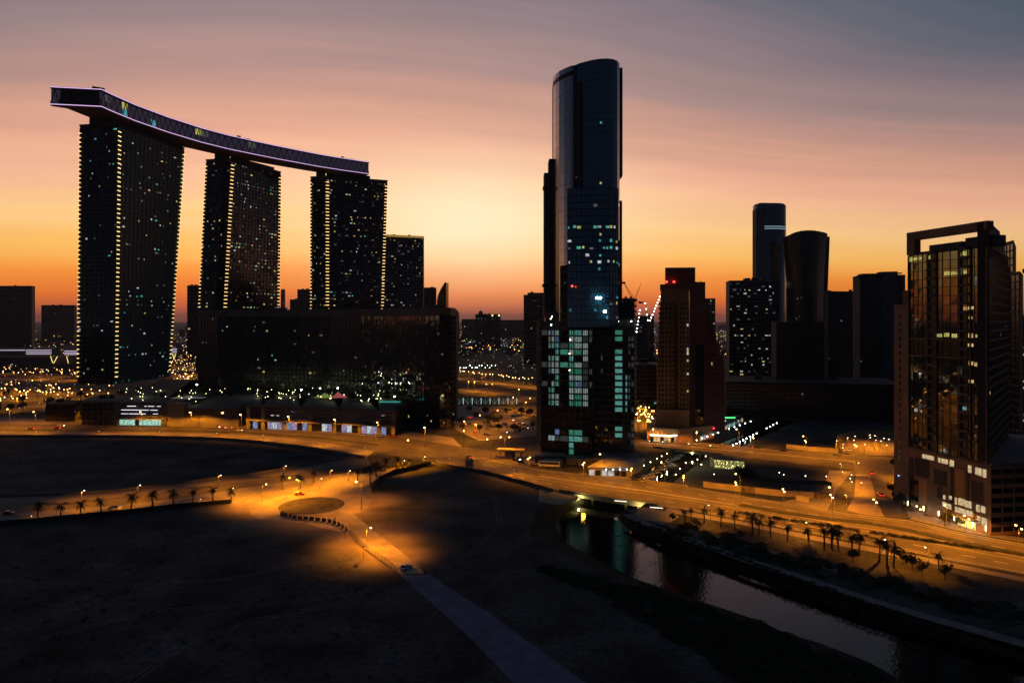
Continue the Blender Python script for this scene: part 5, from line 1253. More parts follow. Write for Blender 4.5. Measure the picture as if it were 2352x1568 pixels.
def kill(*ps):
    for p_ in ps:
        for ch in list(p_.children_recursive): bpy.data.objects.remove(ch)
        bpy.data.objects.remove(p_)
PA, PB = palm_proto(5.6, 1), palm_proto(4.6, 4); TA, TB, TC = tree_proto('street_tree', 7, 1), tree_proto('street_tree', 6, 2, 360, .6), tree_proto('street_tree', 4.2, 3, 260, .55)
for p_ in (PA, PB, TA, TB, TC): p_.location = (0, -600, 0)
def palm(u, v, h, label, group):
    pr, b0 = ((PA, 6.6), (PB, 5.6))[R.random() < .4]; p = P(u, v); o = dup(pr, (p.x, p.y, 0), R.random()*6, h/b0*R.uniform(.86, 1.12), label, group); o.rotation_euler = (R.uniform(-.06, .06), R.uniform(-.06, .06), R.random()*6); return o
def tree(u, v, h, label=None, group=None, z=0.):
    pr, b0 = R.choice(((TA, 7), (TB, 6), (TC, 4.2))); p = P(u, v, z); return dup(pr, (p.x, p.y, z), R.random()*6, h/b0, label, group)
R.seed(200)
for i, (u, v) in enumerate([(88, 1196), (140, 1192), (186, 1189), (232, 1184), (302, 1176), (349, 1168), (398, 1163), (444, 1158), (490, 1154), (530, 1154)]):
    palm(u, v, 7.2, orw(i)+' palm from the left in the row along the waterside footpath', 'palms along the waterside footpath')
for u, v, h, lab in [(690, 1121, 7, 'palm beside the tall lamp behind the roundabout'), (720, 1109, 7, 'palm on the parking island behind the roundabout'), (648, 1124, 6.5, 'small palm left of the roundabout parking lamps'),
                     (850, 1113, 8, 'bushy palm at the edge of the dark plot right of the parking'), (865, 1096, 7, 'palm leaning over the dark verge right of the parking'), (886, 1081, 6.5, 'left palm of the pair on the lit sand by the junction'), (914, 1076, 6.5, 'right palm of the pair on the lit sand by the junction'),
                     (940, 1073, 5.5, 'low palm nearest the apex of the dark plot'), (822, 1103, 6.5, 'palm standing behind the curved lamp at the roundabout'), (878, 1122, 6, 'low palm on the slope above the roundabout')]:
    palm(u, v, h, lab, 'palms round the roundabout')
for i, (u, v, h) in enumerate([(1572, 1203, 6.5), (1588, 1198, 6), (1618, 1200, 7), (1655, 1211, 7.8), (1688, 1215, 6.6), (1728, 1228, 7.4), (1743, 1232, 6.5), (1771, 1235, 6.8), (1809, 1243, 6.6), (1892, 1262, 7.8), (1912, 1262, 8), (1926, 1266, 7.5), (1958, 1275, 8), (1975, 1276, 8.4), (2020, 1290, 7.5), (2038, 1296, 7.8), (2054, 1304, 7), (2157, 1310, 6.6), (1856, 1245, 5)]):
    palm(u, v, h, orw(i)+' palm from the bridge in the row below the wide road', 'palms below the wide road')
for i, (u, v, h) in enumerate([(2072, 1296, 5), (2095, 1310, 5.6), (2118, 1322, 5), (2170, 1330, 5.5), (1960, 1290, 4), (1700, 1240, 3.6), (1600, 1215, 4), (1545, 1198, 3.6)]):
    tree(u, v, h, ['round dark tree right of the last palms', 'pair-forming left round tree near the right pavement lamp', 'second round tree near the right pavement lamp', 'isolated round tree right of the pavement lamp', 'low bush tree under the thick palm clump', 'low tree below the single slim palms', 'low tree at the foot of the first palms', 'tree closest to the bridge end of the palm row'][i], 'round trees of the embankment')
for i in range(26):
    u = R.uniform(-40, 262); v = R.uniform(905, 962); tree(u, v, R.uniform(7, 11), 'dark leafy tree in the shadowy park at far left behind the boulevard', 'trees of the dark park at far left')
for i in range(22):
    u = R.uniform(1050, 1225); v = R.uniform(948, 1006); tree(u, v, R.uniform(5, 8), 'dark leafy tree in the lamp-lit car park left of the central tower', 'trees round the car park')
for i, (u, v) in enumerate([(2062, 1150), (2074, 1158), (2068, 1168), (2085, 1186), (2052, 1138), (1995+60, 1076), (2180, 1205), (2205, 1212), (2170, 1208)]):
    tree(u, v, 5.5 if i < 7 else 4.5, ['dark leafy tree at the lit corner left of the framed tower', 'twin leafy tree close behind the corner one', 'tree whose trunk shows by the corner lamp', 'street tree at the near foot of the corner garden', 'small tree on the cross street pavement', 'solitary tree at the far end of the cross street', 'broad pavement tree before the lit entrance', 'second pavement tree before the lit entrance', 'small pavement tree left of the entrance'][i], 'trees by the framed tower')
for i, (u, v) in enumerate([(1705, 1188), (1718, 1190), (1706+5, 1100), (1725, 1105), (1698, 1098), (1712, 1108)][2:]):
    tree(u, v, 6, ['rounded tree on the quay by the second bridge', 'tree right of the rounded quay tree', 'tree left of the rounded quay tree', 'nearest tree of the quay clump'][i], 'trees on the quay')
ZD = 17.6
for i in range(34):
    u = R.choice([R.uniform(395, 540), R.uniform(560, 905), R.uniform(560, 905), R.uniform(268, 390)]); D = R.uniform(520, 590); p = Q(u, D)
    pr, b0 = R.choice(((TA, 7), (TB, 6), (TC, 4.2))); dup(pr, (p.x, p.y, ZD), R.random()*6, R.uniform(3.5, 6.5)/b0, 'small garden tree among the lights on the podium deck', 'garden trees on the podium deck')
kill(PA, PB, TA, TB, TC)
# thick bank scrub, nobody could count it
def thicket(name, label, spots, n, size, seed, m_=leaf_m):
    rr = random.Random(seed); b = MB()
    for i in range(n):
        x, y, r_, h = rr.choice(spots); a = rr.random()*6.283; q = math.sqrt(rr.random())*r_; z = h*(1-(q/r_)**2)*rr.uniform(.25, 1.05)**.6
        p = Vector((x+math.cos(a)*q, y+math.sin(a)*q, z)); s = size*rr.uniform(.6, 1.3)
        u_ = Vector((rr.gauss(0, 1), rr.gauss(0, 1), rr.gauss(0, 1))).normalized()*s; e = u_.orthogonal().normalized()*s*.6; b.poly([p-u_, p-e, p+u_, p+e])
    return b.build(name, m_, None, label=label, cat='vegetation', kind='stuff')
rr = random.Random(5); sp = []
TOPL = [(1240, 1284), (1376, 1314), (1506, 1344), (1626, 1386), (1741, 1420), (1876, 1478), (1996, 1526), (2120, 1590)]
BOTL = [(1240, 1308), (1376, 1362), (1506, 1436), (1626, 1512), (1741, 1580), (1876, 1640), (1996, 1690), (2120, 1740)]
def at(l, u):
    for (a, b), (c, d) in zip(l, l[1:]):
        if u <= c: return b+(d-b)*(u-a)/(c-a)
    return l[-1][1]
for i in range(420):
    u = 1240+(rr.random()**.8)*870; f_ = rr.random(); v = lerp(at(TOPL, u)+14, at(BOTL, u), f_); p = P(u, v)
    k = rr.uniform(.6, 1.1)*(.9+(u-1240)/870*1.4); sp.append((p.x, p.y, 1.4+k*1.1, k*1.25-(1.2 if f_ < .25 else 0)))
thicket('mangrove_scrub', 'thick black scrub along the near left bank of the canal', sp, 110000, .26, 1)
sp = []
for i in range(130):
    t_ = i/129; u = 1520+t_*900+rr.uniform(-20, 20); v = 1212+t_*232+rr.uniform(-22, 16); p = P(u, v); sp.append((p.x, p.y, rr.uniform(1.2, 3.4), rr.uniform(.5, 1.9)))
thicket('embankment_shrubs', 'dark low shrubs on the slope between the wide road and the canal path', sp, 26000, .3, 2)
sp = []
for i in range(60): u = 1450+i*16; v = 1196+i*5.6+rr.uniform(-3, 3); p = P(u, v); sp.append((p.x, p.y, 1.2, .7))
thicket('water_edge_plants', 'narrow dark band of plants at the right water edge', sp, 7000, .25, 3)
sp = []
for i in range(70):
    u = rr.uniform(1700, 2352); v = 1178+(u-1700)/652*97; p = P(u, v); sp.append((p.x, p.y, 1.6, rr.uniform(.5, 1.1)))
thicket('median_shrubs', 'low clipped shrubs growing on the planted road median', sp, 9000, .26, 4)
sp = []
for i in range(420):
    u = rr.uniform(-100, 1500); v = rr.uniform(1210, 1700)
    if 880 < u < 1500 and v > 1300 and abs(u-(930+(v-1310)*1.35)) < 170: continue
    if 540 < u < 1000 and v < 1330: continue
    p = P(u, v); sp.append((p.x, p.y, rr.uniform(.5, 2.2), rr.uniform(.15, .5)))
for i in range(120):
    p = P(rr.uniform(-50, 800), rr.uniform(1015, 1075)); sp.append((p.x, p.y, rr.uniform(1, 4), rr.uniform(.3, .8)))
thicket('desert_scrub', 'sparse dry tufts scattered over the dark empty plots', sp, 14000, .16, 6)
sp = []
for i in range(70):
    u = rr.uniform(830, 1000); v = 1062+(1000-u)*.10+rr.uniform(-3, 8); p = P(u, v); sp.append((p.x, p.y, rr.uniform(.8, 2), rr.uniform(.5, 1.2)))
thicket('verge_shrubs', 'dark shrubs along the top edge of the centre plot', sp, 6000, .22, 7)

# ------------------------------------------------------------------ vehicles
tyre_m = mat('tyre', (.02, .02, .02), .9); carglass_m = mat('car_glass', (.01, .012, .015), .05, ior=1.6)
head_m = mat('headlight_glow', (0, 0, 0), emit=(1, .93, .78), es=14); tail_m = mat('taillight_glow', (0, 0, 0), emit=(1, .03, .02), es=9); offl_m = mat('unlit_lamp', (.3, .28, .26), .3)
def vehicle(u, v, ang, paint, label, kind='car', lit='off', group='cars on the roads'):
    p = P(u, v); t = thing('parked_car' if lit == 'off' and kind == 'car' else {'car': 'moving_car', 'bus': 'coach', 'van': 'van'}[kind], label, {'car': 'car', 'bus': 'bus', 'van': 'van'}[kind], (p.x, p.y, .08), rad(ang), group)
    L_, W_, H_ = {'car': (4.6, 1.8, 1.45), 'bus': (11.5, 2.5, 3.2), 'van': (5.4, 2.0, 2.2)}[kind]; h = L_/2; w = W_/2
    pm = mat('paint_'+paint, {'white': (.7, .7, .68), 'silver': (.4, .4, .42), 'black': (.02, .02, .022), 'red': (.35, .03, .02), 'grey': (.12, .12, .13), 'sand': (.45, .38, .26)}[paint], .3, ior=1.6)
    def prof(pts, w0, w1=None):
        w1 = w0 if w1 is None else w1
        return [(x, -w0 if z < .9 else -w1, z) for x, z in pts], [(x, w0 if z < .9 else w1, z) for x, z in pts]
    b = MB()
    if kind == 'car':
        a, c = prof([(-h, .35), (h, .35), (h+.02, .62), (h-.15, .80), (h-1.1, .93), (-h+.75, .95), (-h+.06, .88), (-h-.02, .6)], w, w*.96); b.hexa(a, c)
        a, c = prof([(-h+1.05, H_-.04), (h-2.05, H_-.02), (h-2.15, H_), (-h+1.2, H_)], w*.76, w*.74); b.hexa(a, c)
        g = MB(); a, c = prof([(-h+.45, .95), (h-1.1, .93), (h-2.0, H_-.05), (-h+1.05, H_-.05)], w*.9, w*.78); g.hexa(a, c)
    else:
        a, c = prof([(-h, .4), (h, .4), (h+.05, 1.2), (h, H_-.15), (h-.3, H_), (-h+.1, H_), (-h, H_-.2)], w, w*.98); b.hexa(a, c)
        g = MB(); g.hexa([(-h+.5, -w-.03, H_*.52), (h-.4, -w-.03, H_*.52), (h-.4, w+.03, H_*.52), (-h+.5, w+.03, H_*.52)], [(-h+.5, -w-.02, H_*.84), (h-.5, -w-.02, H_*.84), (h-.5, w+.02, H_*.84), (-h+.5, w+.02, H_*.84)]); g.box((h+.02, 0, H_*.6), (.1, W_*.85, H_*.4))
    b.build('body', pm, t, local=True); g.build('windows', carglass_m, t, local=True)
    for x in (-h*.62, h*.62):
        for y in (-w+.06, w-.06):
            q = MB(); q.tube((x, y-.11, .36), (x, y+.11, .36), .34 if kind == 'car' else .46, n=10); q.build('wheel', tyre_m, t, local=True)
    for y in (-w*.68, w*.68):
        q = MB(); q.box((h+.02, y, .66), (.1, .34, .2)); q.build('headlight', head_m if lit in ('on', 'head') else offl_m, t, local=True)
        q = MB(); q.box((-h-.02, y, .72), (.1, .34, .2)); q.build('taillight', tail_m if lit in ('on', 'tail') else offl_m, t, local=True)
    return t
V = [
 (1077, 1051, 120, 'black', 'black car with two bright headlights crossing the junction below the tower', 'car', 'on'),
 (1198, 1063, -30, 'black', 'dark car with red tail lights in the queue left of the coach', 'car', 'tail'), (1186, 1057, -30, 'grey', 'dark grey car waiting behind the tail-lit car', 'car', 'on'),
 (1262, 1072, -12, 'white', 'white coach parked at the foot of the central tower works', 'bus', 'off'), (1228, 1067, -12, 'sand', 'sand coloured low flat car in front of the white coach', 'car', 'off'),
 (1458, 1103, -12, 'black', 'black car in the far lane of the wide road above the bridge', 'car', 'off'),
 (1402, 1094, -12, 'silver', 'silver car glinting at the kerb below the sales pavilion', 'car', 'off'), (1386, 1092, -12, 'red', 'red car behind the silver one below the sales pavilion', 'car', 'off'),
 (405, 978, 0, 'white', 'left white coach in front of the plain podium wall', 'bus', 'off'), (466, 979, 0, 'sand', 'right pale coach in front of the plain podium wall', 'bus', 'off'),
 (436, 975, 0, 'grey', 'small van squeezed between the two coaches', 'van', 'off'),
 (70, 986, 180, 'red', 'red-lit car on the boulevard near the left edge', 'car', 'on'), (130, 985, 180, 'red', 'second red car on the boulevard near the left edge', 'car', 'on'), (140, 979, 0, 'silver', 'silver car passing the red one on the boulevard', 'car', 'on'),
 (497, 982, 0, 'silver', 'car with headlights right of the two coaches', 'car', 'on'), (512, 983, 180, 'red', 'red car right of the coach headlights', 'car', 'on'), (525, 984, 180, 'silver', 'silver car behind the red one right of the coaches', 'car', 'on'), (548, 990, 0, 'white', 'pale car on the boulevard below the left end of the shops', 'car', 'head'),
 (901, 1003, -20, 'red', 'red-lit car leaving the right end of the shops', 'car', 'tail'), (830, 1001, -12, 'silver', 'silver car parked before the right shops', 'car', 'off'), (870, 1003, -12, 'sand', 'sand car parked before the last lit shop', 'car', 'off'),
 (2022, 1138, 80, 'red', 'red-lit car driving away on the cross street', 'car', 'on'), (2000, 1088, 80, 'red', 'farther red-lit car at the far mouth of the cross street', 'car', 'on'), (1947, 1036, 10, 'white', 'white car with lights at the works compound gate', 'car', 'on'),
 (1690, 1024, -6, 'black', 'black car with red tail lights on the canal road bridge', 'car', 'tail'), (1738, 1029, -6, 'black', 'second tail-lit black car on the canal road', 'car', 'tail'), (1800, 1036, -6, 'black', 'dark car on the canal road past the marina', 'car', 'off'), (1920, 1046, -6, 'grey', 'grey car on the canal road near the works compound', 'car', 'off'),
 (1590, 1022, 174, 'silver', 'silver car with headlights on the canal road behind the brown tower podium', 'car', 'on'), (1640, 1026, 174, 'white', 'white car with headlights on the canal road bridge', 'car', 'on'), (1500, 1015, 174, 'silver', 'left silver car on the canal road beside the central tower', 'car', 'on'), (1530, 1017, 174, 'sand', 'sand car following the left silver one on the canal road', 'car', 'on'),
 (932, 1306, 60, 'white', 'white pickup car parked across the end of the worn path', 'car', 'off'),
 (688, 1137, 20, 'red', 'small red car among the roundabout parking bays', 'car', 'off'), (262, 1170, 8, 'silver', 'silver car parked by the footpath lamp between palms', 'car', 'off'), (20, 1181, 6, 'red', 'long red-lit car at the left edge of the waterside road', 'car', 'tail'),
]
for x in V: vehicle(*x)
# cars parked in the far car park and boats on the quay
R.seed(210)
for i in range(34):
    u = R.uniform(1075, 1225); v = R.uniform(940, 1000); vehicle(u, v, R.choice([10, 100, -20]), R.choice(['white', 'silver', 'grey', 'black', 'sand']), 'car parked among the dark trees of the car park left of the central tower', 'car', R.choice(['off', 'off', 'off', 'on']), 'cars in the tree-lined car park')
for i in range(16):
    s = i/15; u = lerp(1476, 1560, s)+R.uniform(-5, 5); v = lerp(1103, 1046, s)+R.uniform(-2, 3); p = P(u+9, v); 
    vehicle(u+4, v+1, 35, R.choice(['white', 'sand', 'silver']), orw(i)+' car along the canal quay row, counted from the wide bridge', 'car', 'off', 'cars parked along the canal quay')

# ------------------------------------------------------------------ quays, bollards, banks by the bridges
def bulb_thing(name, label, cat, x, y, z, r_, m_, h, group, light=None):
    b = MB(); b.mi = 0; b.tube((x, y, z), (x, y, z+h), .08, n=5); b.mi = 1; b.ball((x, y, z+h+r_*.6), r_)
    o = b.build(name, [post_m, m_], None, label=label, cat=cat, group=group)
    if light: addlight(o, (0, 0, h+.6), light)
    return o
LQ = bpy.data.lights.new('quay_light', 'POINT'); LQ.energy = 500; LQ.color = (1, .8, .4); LQ.shadow_soft_size = .15
for i, (u, v) in enumerate([(1448, 1092), (1463, 1084), (1479, 1076), (1494, 1068), (1509, 1060), (1520, 1054), (1532, 1048)]):
    p = P(u, v); bulb_thing('quay_bollard', orw(i)+' warm bollard light from the wide bridge along the left quay', 'bollard', p.x, p.y, 0, .3, bulbg_m, 1.6, 'bollard lights of the left quay', LQ)
for i, (u, v) in enumerate([(1552, 1104), (1562, 1090), (1563+12, 1076), (1602, 1068), (1621, 1060), (1611, 1080)]):
    p = P(u, v); bulb_thing('quay_lamp', orw(i)+' white lamp from the wide bridge along the right quay', 'lamp', p.x, p.y, 0, .28, bulbw_m, 3, 'white lamps of the right quay', LQ)
for i in range(11):
    s = i/10; u = lerp(1600, 1724, s); v = lerp(1022, 977, s); p = P(u, v); bulb_thing('marina_lamp', orw(i)+' white lamp of the marina left row, nearest first', 'lamp', p.x, p.y, 0, .34, bulbc_m, 3, 'left row of marina lamps')
for i in range(12):
    s = (i if i < 8 else i+2)/13; u = lerp(1684, 1784, s); v = lerp(1034, 981, s); p = P(u, v); bulb_thing('marina_lamp', orw(i)+' white lamp of the marina right row, nearest first', 'lamp', p.x, p.y, 0, .34, bulbc_m, 3, 'right row of marina lamps')
# marina restaurants
rt = thing('marina_restaurants', 'row of low marina restaurants with green and red lit signs', 'restaurants', (*XY(1660, 500), 0))
for k in range(7):
    s = k/7; a = P(lerp(1606, 1706, s), lerp(1014, 968, s)); c = P(lerp(1606, 1706, s+.13), lerp(1014, 968, s+.13)); b = MB(); b.prism([(a.x-6, a.y+1), (a.x, a.y-1), (c.x, c.y-1), (c.x-6, c.y+1)], 0, 5.5); b.build('pavilion_wall', gconc_m, rt)
    for j in range(3):
        p = lerp(a, c, (j+.5)/3); b = MB(); b.box((p.x+.15, p.y-1.3, 2), (1.3, .2, 2.8)); b.build('window', [L_warm, L_teal, L_wht, L_dim][(k+j) % 4], rt)
p = P(1634, 1006); b = MB(); b.box((p.x, p.y-1.5, 7.0), (3.6, .3, 1.2)); b.build('red_sign', mat('red_sign_glow', (0, 0, 0), emit=(1, .03, .04), es=2.2), rt)
p = P(1672, 985); b = MB(); b.box((p.x+1, p.y-1.5, 8.6), (8, .4, .9)); b.build('green_sign', mat('green_sign_glow', (0, 0, 0), emit=(.08, .9, .25), es=1.6), rt)
p = P(1656, 990); b = MB(); b.box((p.x+1, p.y-1.5, 7.8), (4, .4, .6)); b.build('white_sign', mat('white_sign_glow', (0, 0, 0), emit=(.9, 1, .9), es=1.2), rt)
p = P(1745, 985); 
# lit glass hall and strings of lights beside the second bridge
gh = thing('lit_hall', 'small yellow-green lit hall with strings of bulbs beside the right plot', 'hall', (*XY(1672, 372), 0))
a, c = P(1640, 1076), P(1710, 1081); 
b = MB(); b.hexa([(a.x, a.y+.2, 0), (c.x, c.y+.2, 0), (c.x, c.y+8, 0), (a.x, a.y+8, 0)], [(a.x, a.y+.2, 5.2), (c.x, c.y+.2, 5.2), (c.x, c.y+8, 5.2), (a.x, a.y+8, 5.2)]); b.build('wall', conc_m, gh)
hm = room_mat('hall_glow', (.62, .58, .16), .42, .8, .5)
for k in range(8):
    p, q = lerp(a, c, k/8+.01), lerp(a, c, (k+1)/8-.01); b = MB(); b.poly([(p.x, p.y, .5), (q.x, q.y, .5), (q.x, q.y, 4.9), (p.x, p.y, 4.9)]); b.build('window', hm, gh)
b = MB()
for k in range(26): p = lerp(a, c, R.random()); b.ball((p.x, p.y-.4, R.uniform(.8, 5)), .13)
b.build('light_strings', bulbg_m, gh, kind='stuff')
for k, (u, v, e) in enumerate([(1272, 1136, 1), (1330, 1150, 1), (1300, 1146, 1), (1468, 1172, 1), (1490, 1172, 1), (1590, 1044, 1), (1540, 1036, 1)]):
    p = P(u, v, -1.8); t = bulb_thing('underbridge_lamp', ['lamp under the left end of the wide bridge', 'lamp hanging nearest the water under the left bridge end', 'middle lamp under the left bridge end', 'bright yellow lamp under the right end of the wide bridge', 'second yellow lamp under the right bridge end', 'yellow lamp under the right side of the canal road bridge', 'yellow lamp under the left side of the canal road bridge'][k], 'lamp', p.x, p.y+(2 if k < 5 else 0), -1.9, .22, bulbg_m, .3, 'lamps under the bridges', LDy)
for i, (u, v) in enumerate([(1310+34, 1135), (1425, 1151), (1505+2, 1166)]):
    p = P(u, v); b = MB(); b.box((p.x, p.y-.6, .3), (5.4, .15, .22), rad(-18)); b.build('parapet_light_bar', mat('bar_glow', (0, 0, 0), emit=(1, .85, .6), es=2.4), None, label=['left white light bar on the outer edge of the wide bridge', 'middle white light bar on the outer edge of the wide bridge', 'right white light bar on the outer edge of the wide bridge'][i], cat='light bar', group='light bars of the bridge')
ap = mat('apron_stone', (.30, .27, .16), .9, noise=(.5, .25))
sheet('left_abutment_apron', pxs([(1240, 1122), (1285, 1131), (1330, 1141), (1322, 1150), (1278, 1160), (1235, 1150)]), .03, ap)
sheet('right_abutment_apron', pxs([(1470, 1164), (1530, 1172), (1560, 1186), (1540, 1200), (1462, 1192), (1452, 1186)]), .03, ap)

# ------------------------------------------------------------------ hoardings, barriers, walls
def wall_line(name, label, cat, px, h, m_, th=.2, seg=None, panelname='panel', group=None, gap=.06, z=0, lab2=None):
    pts = [P(u, v) for u, v in px]; t = thing(name, label, cat, (pts[0].x, pts[0].y, 0), group=group)
    for a, c in zip(pts, pts[1:]):
        n = max(1, int((c-a).length/seg)) if seg else 1
        for k in range(n):
            p, q = lerp(a, c, k/n), lerp(a, c, (k+1)/n); d = (q-p).normalized(); q = q-d*gap; nn = Vector((-d.y, d.x, 0))*th
            b = MB(); b.hexa([(x.x, x.y, z) for x in (p, q, q+nn, p+nn)], [(x.x, x.y, z+h) for x in (p, q, q+nn, p+nn)]); b.build(panelname, m_[k % len(m_)] if isinstance(m_, list) else m_, t)
    return t
hoard = mat('hoarding', (.34, .30, .24), .7, noise=(.3, .2)); hoard2 = mat('printed_hoarding', (.12, .09, .07), .7, noise=(.5, .7))
wall_line('hoarding', 'pale site hoarding along the lower edge of the right plot', 'hoarding', [(1615, 1118), (1640, 1122), (1800, 1140), (1905, 1146)], 2.8, [hoard, hoard, hoard2, hoard, hoard], seg=6, panelname='hoarding_panel')
wall_line('hoarding', 'pale hoarding beside the canal road left of the works compound', 'hoarding', [(1806, 1030), (1860, 1036), (1925, 1040)], 2.8, [hoard, hoard, hoard2, hoard], seg=6, panelname='hoarding_panel')
wall_line('compound_wall', 'tall amber-lit wall round the works compound', 'wall', [(1920, 1040), (1923, 1014), (1950, 1004), (1990, 1001), (2060, 1003)], 4, hoard, seg=8, panelname='wall_panel')
wall_line('bus_shelter_wall', 'bright low bus shelter under the hoarding beside the wide road', 'bus shelter', [(1828, 1150), (1858, 1153)], 2.6, hoard, th=1.6, panelname='shelter_body')
wall_line('dark_wall', 'low dark quay wall with white lamps along the right plot', 'wall', [(1700, 1095), (1800, 1106), (1900, 1112), (1970-60, 1116)], 1.6, gconc_m, seg=10, panelname='wall_panel')
for i, (u, v) in enumerate([(1640, 1100), (1790, 1096), (1898, 1105), (1957-4, 1110), (1788+12, 1101), (1850, 1104)]):
    p = P(u, v); bulb_thing('wall_lamp', orw(i)+' small lamp standing on the quay wall of the right plot', 'lamp', p.x, p.y, 1.6, .2, bulbw_m, .8, 'lamps on the quay wall')
wall_line('boundary_wall', 'long boundary wall between the wide road and the centre plot', 'wall', [(990, 1066), (1110, 1086), (1210, 1112), (1270, 1130)], 1.5, gconc_m, seg=8, panelname='wall_panel')
wall_line('promenade_parapet', 'low pale parapet along the promenade above the left plot', 'wall', [(-100, 1003), (226, 1003), (366, 1005), (498, 1009), (602, 1017), (730, 1033), (838, 1053)], 1.5, conc_m, seg=9, panelname='parapet_panel')
wall_line('waterside_parapet', 'low parapet on the far edge of the waterside path', 'wall', [(-140, 1148), (0, 1141), (150, 1136), (275, 1126), (425, 1108), (588, 1088), (676, 1074), (757, 1059), (836, 1049)], .9, conc_m, seg=9, panelname='parapet_panel')
wall_line('light_block_fence', 'added dark fence shielding the black foreground plot from the palm footpath lamps', 'fence', [(-140, 1217), (0, 1206), (80, 1200), (160, 1192), (232, 1185), (287, 1180), (400, 1167), (457, 1162), (530, 1156)], 1.9, dconc_m, seg=5, panelname='fence_panel', th=.12)  # added fence; its shadow keeps the footpath lamps off the plot
wall_line('light_block_fence', 'added dark fence shielding the upper left side of the centre plot from lamp light', 'fence', [(858, 1128), (872, 1104), (905, 1088), (990, 1068)], 2.2, dconc_m, seg=5, panelname='fence_panel', th=.12)  # added likewise, to stop lamp spill on the centre plot
bar_px = [(648, 1183), (657, 1185), (667, 1187), (677, 1190), (689, 1192), (702, 1193), (716, 1194), (730, 1196), (744, 1197), (757, 1199), (768, 1202), (778, 1206), (787, 1211), (795, 1218)]
bm_ = mat('barrier_plastic', (.10, .05, .04), .6)
for i, (u, v) in enumerate(bar_px):
    p = P(u, v); q = P(*(bar_px[i+1] if i+1 < len(bar_px) else (803, 1226))); a = math.atan2(q.y-p.y, q.x-p.x)
    t = thing('road_barrier', orw(i)+' dark barrier from the left in the curve closing the roundabout', 'barrier', (p.x, p.y, .05), a, 'barriers closing the roundabout')
    b = MB(); b.hexa([(-.95, -.3, 0), (.95, -.3, 0), (.95, .3, 0), (-.95, .3, 0)], [(-.95, -.1, .95), (.95, -.1, .95), (.95, .1, .95), (-.95, .1, .95)]); b.build('block', bm_, t, local=True)
    b = MB(); b.box((0, 0, 1.15), (2.0, .12, .34)); b.build('top_rail', hoard2, t, local=True)
ft = thing('site_fence', 'dark mesh fence running down the left side of the lit sand road', 'fence', (*XY(792, 265), 0))
fpx = [(803, 1226), (832, 1255), (854, 1273), (892, 1298), (915, 1318)]
for a, c in zip(fpx, fpx[1:]):
    a, c = P(*a), P(*c); n = max(1, int((c-a).length/2.4))
    for k in range(n):
        p, q = lerp(a, c, k/n), lerp(a, c, (k+1)/n); b = MB(); b.tube((p.x, p.y, 0), (p.x, p.y, 1.9), .06, n=4); b.build('post', steel_m, ft)
        b = MB()
        for z in (.3, .7, 1.1, 1.5, 1.85): b.tube((p.x, p.y, z), (q.x, q.y, z), .04, n=3)
        for j in range(4): r2 = lerp(p, q, j/4); b.tube((r2.x, r2.y, .3), (r2.x, r2.y, 1.85), .03, n=3)
        b.build('mesh_panel', steel_m, ft)
for i, (u, v, h, lab) in enumerate([(650, 1187, 2.6, 'thin sign post at the left end of the barrier curve'), (769, 1207, 3.2, 'thin sign post in the middle of the barrier curve'), (791, 1237, 2.8, 'thin post near the bend of the site fence'), (835, 1281, 4.2, 'tall thin post beside the brightest sand'), (975, 1320, 1.4, 'short post at the head of the worn path')]):
    p = P(u, v); b = MB(); b.tube((p.x, p.y, 0), (p.x, p.y, h), .07, n=5); b.box((p.x, p.y, h-.3), (.6, .06, .5)); b.build('sign_post', steel_m, None, label=lab, cat='post')
p = P(1078, 1073)
b = MB(); b.box((p.x, p.y, 2.2), (4.2, .3, 4.0)); b.box((p.x-1.8, p.y, .2), (.2, .2, .4)); b.build('sign_board', mat('sign_back', (.35, .33, .3), .7), None, label='pale square sign board below the junction headlights', cat='sign')
cn = P(922, 1090)
t = thing('entrance_canopy', 'flat-roofed gatehouse at the junction left of the central tower', 'gatehouse', (*P(1170, 1052)[:2], 0)); p = P(1168, 1050)
b = MB(); b.prism([(p.x-7, p.y), (p.x+9, p.y-3), (p.x+10, p.y+3), (p.x-6, p.y+6)], 4.0, 4.6); b.build('roof', conc_m, t)
for dx, dy in ((-5, 1.5), (7, -1), (8, 2), (-4.5, 4.5)): b = MB(); b.tube((p.x+dx, p.y+dy, 0), (p.x+dx, p.y+dy, 4), .25, n=6); b.build('column', conc_m, t)
b = MB(); b.box((p.x+1, p.y+1.5, 1.6), (6, 3, 3.2)); b.build('booth', conc_m, t)

# ------------------------------------------------------------------ footbridge, cranes, deck garden
def footbridge():
    t = thing('footbridge', 'white lit covered truss footbridge left of the central tower', 'footbridge', (*XY(1115, 640), 0)); D = 640; z0, z1 = Z(927, D), Z(914, D)+.4
    x0, x1 = XY(1044, D)[0], XY(1187, D)[0]; n = 14
    for z, nm in ((z0, 'floor_beam'), (z1, 'roof_beam')): b = MB(); b.box(((x0+x1)/2, D, z), (x1-x0, 3.2, .5)); b.build(nm, gconc_m, t)
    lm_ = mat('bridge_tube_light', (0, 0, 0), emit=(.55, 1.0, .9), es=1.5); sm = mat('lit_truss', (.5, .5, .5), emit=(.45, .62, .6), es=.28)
    for k in range(n+1):
        x = x0+(x1-x0)*k/n; b = MB(); b.box((x, D-1.6, (z0+z1)/2), (.25, .2, z1-z0)); b.build('post', lm_ if k % 2 == 0 else sm, t)
        if k < n:
            xx = x0+(x1-x0)*(k+1)/n; b = MB(); b.tube((x, D-1.6, z0 if k % 2 else z1), (xx, D-1.6, z1 if k % 2 else z0), .16, n=4); b.build('truss_brace', sm, t)
    for x in (x0+6, x1-6): b = MB(); b.tube((x, D, 0), (x, D, z0), .8, n=8); b.build('pier', conc_m, t)
footbridge()
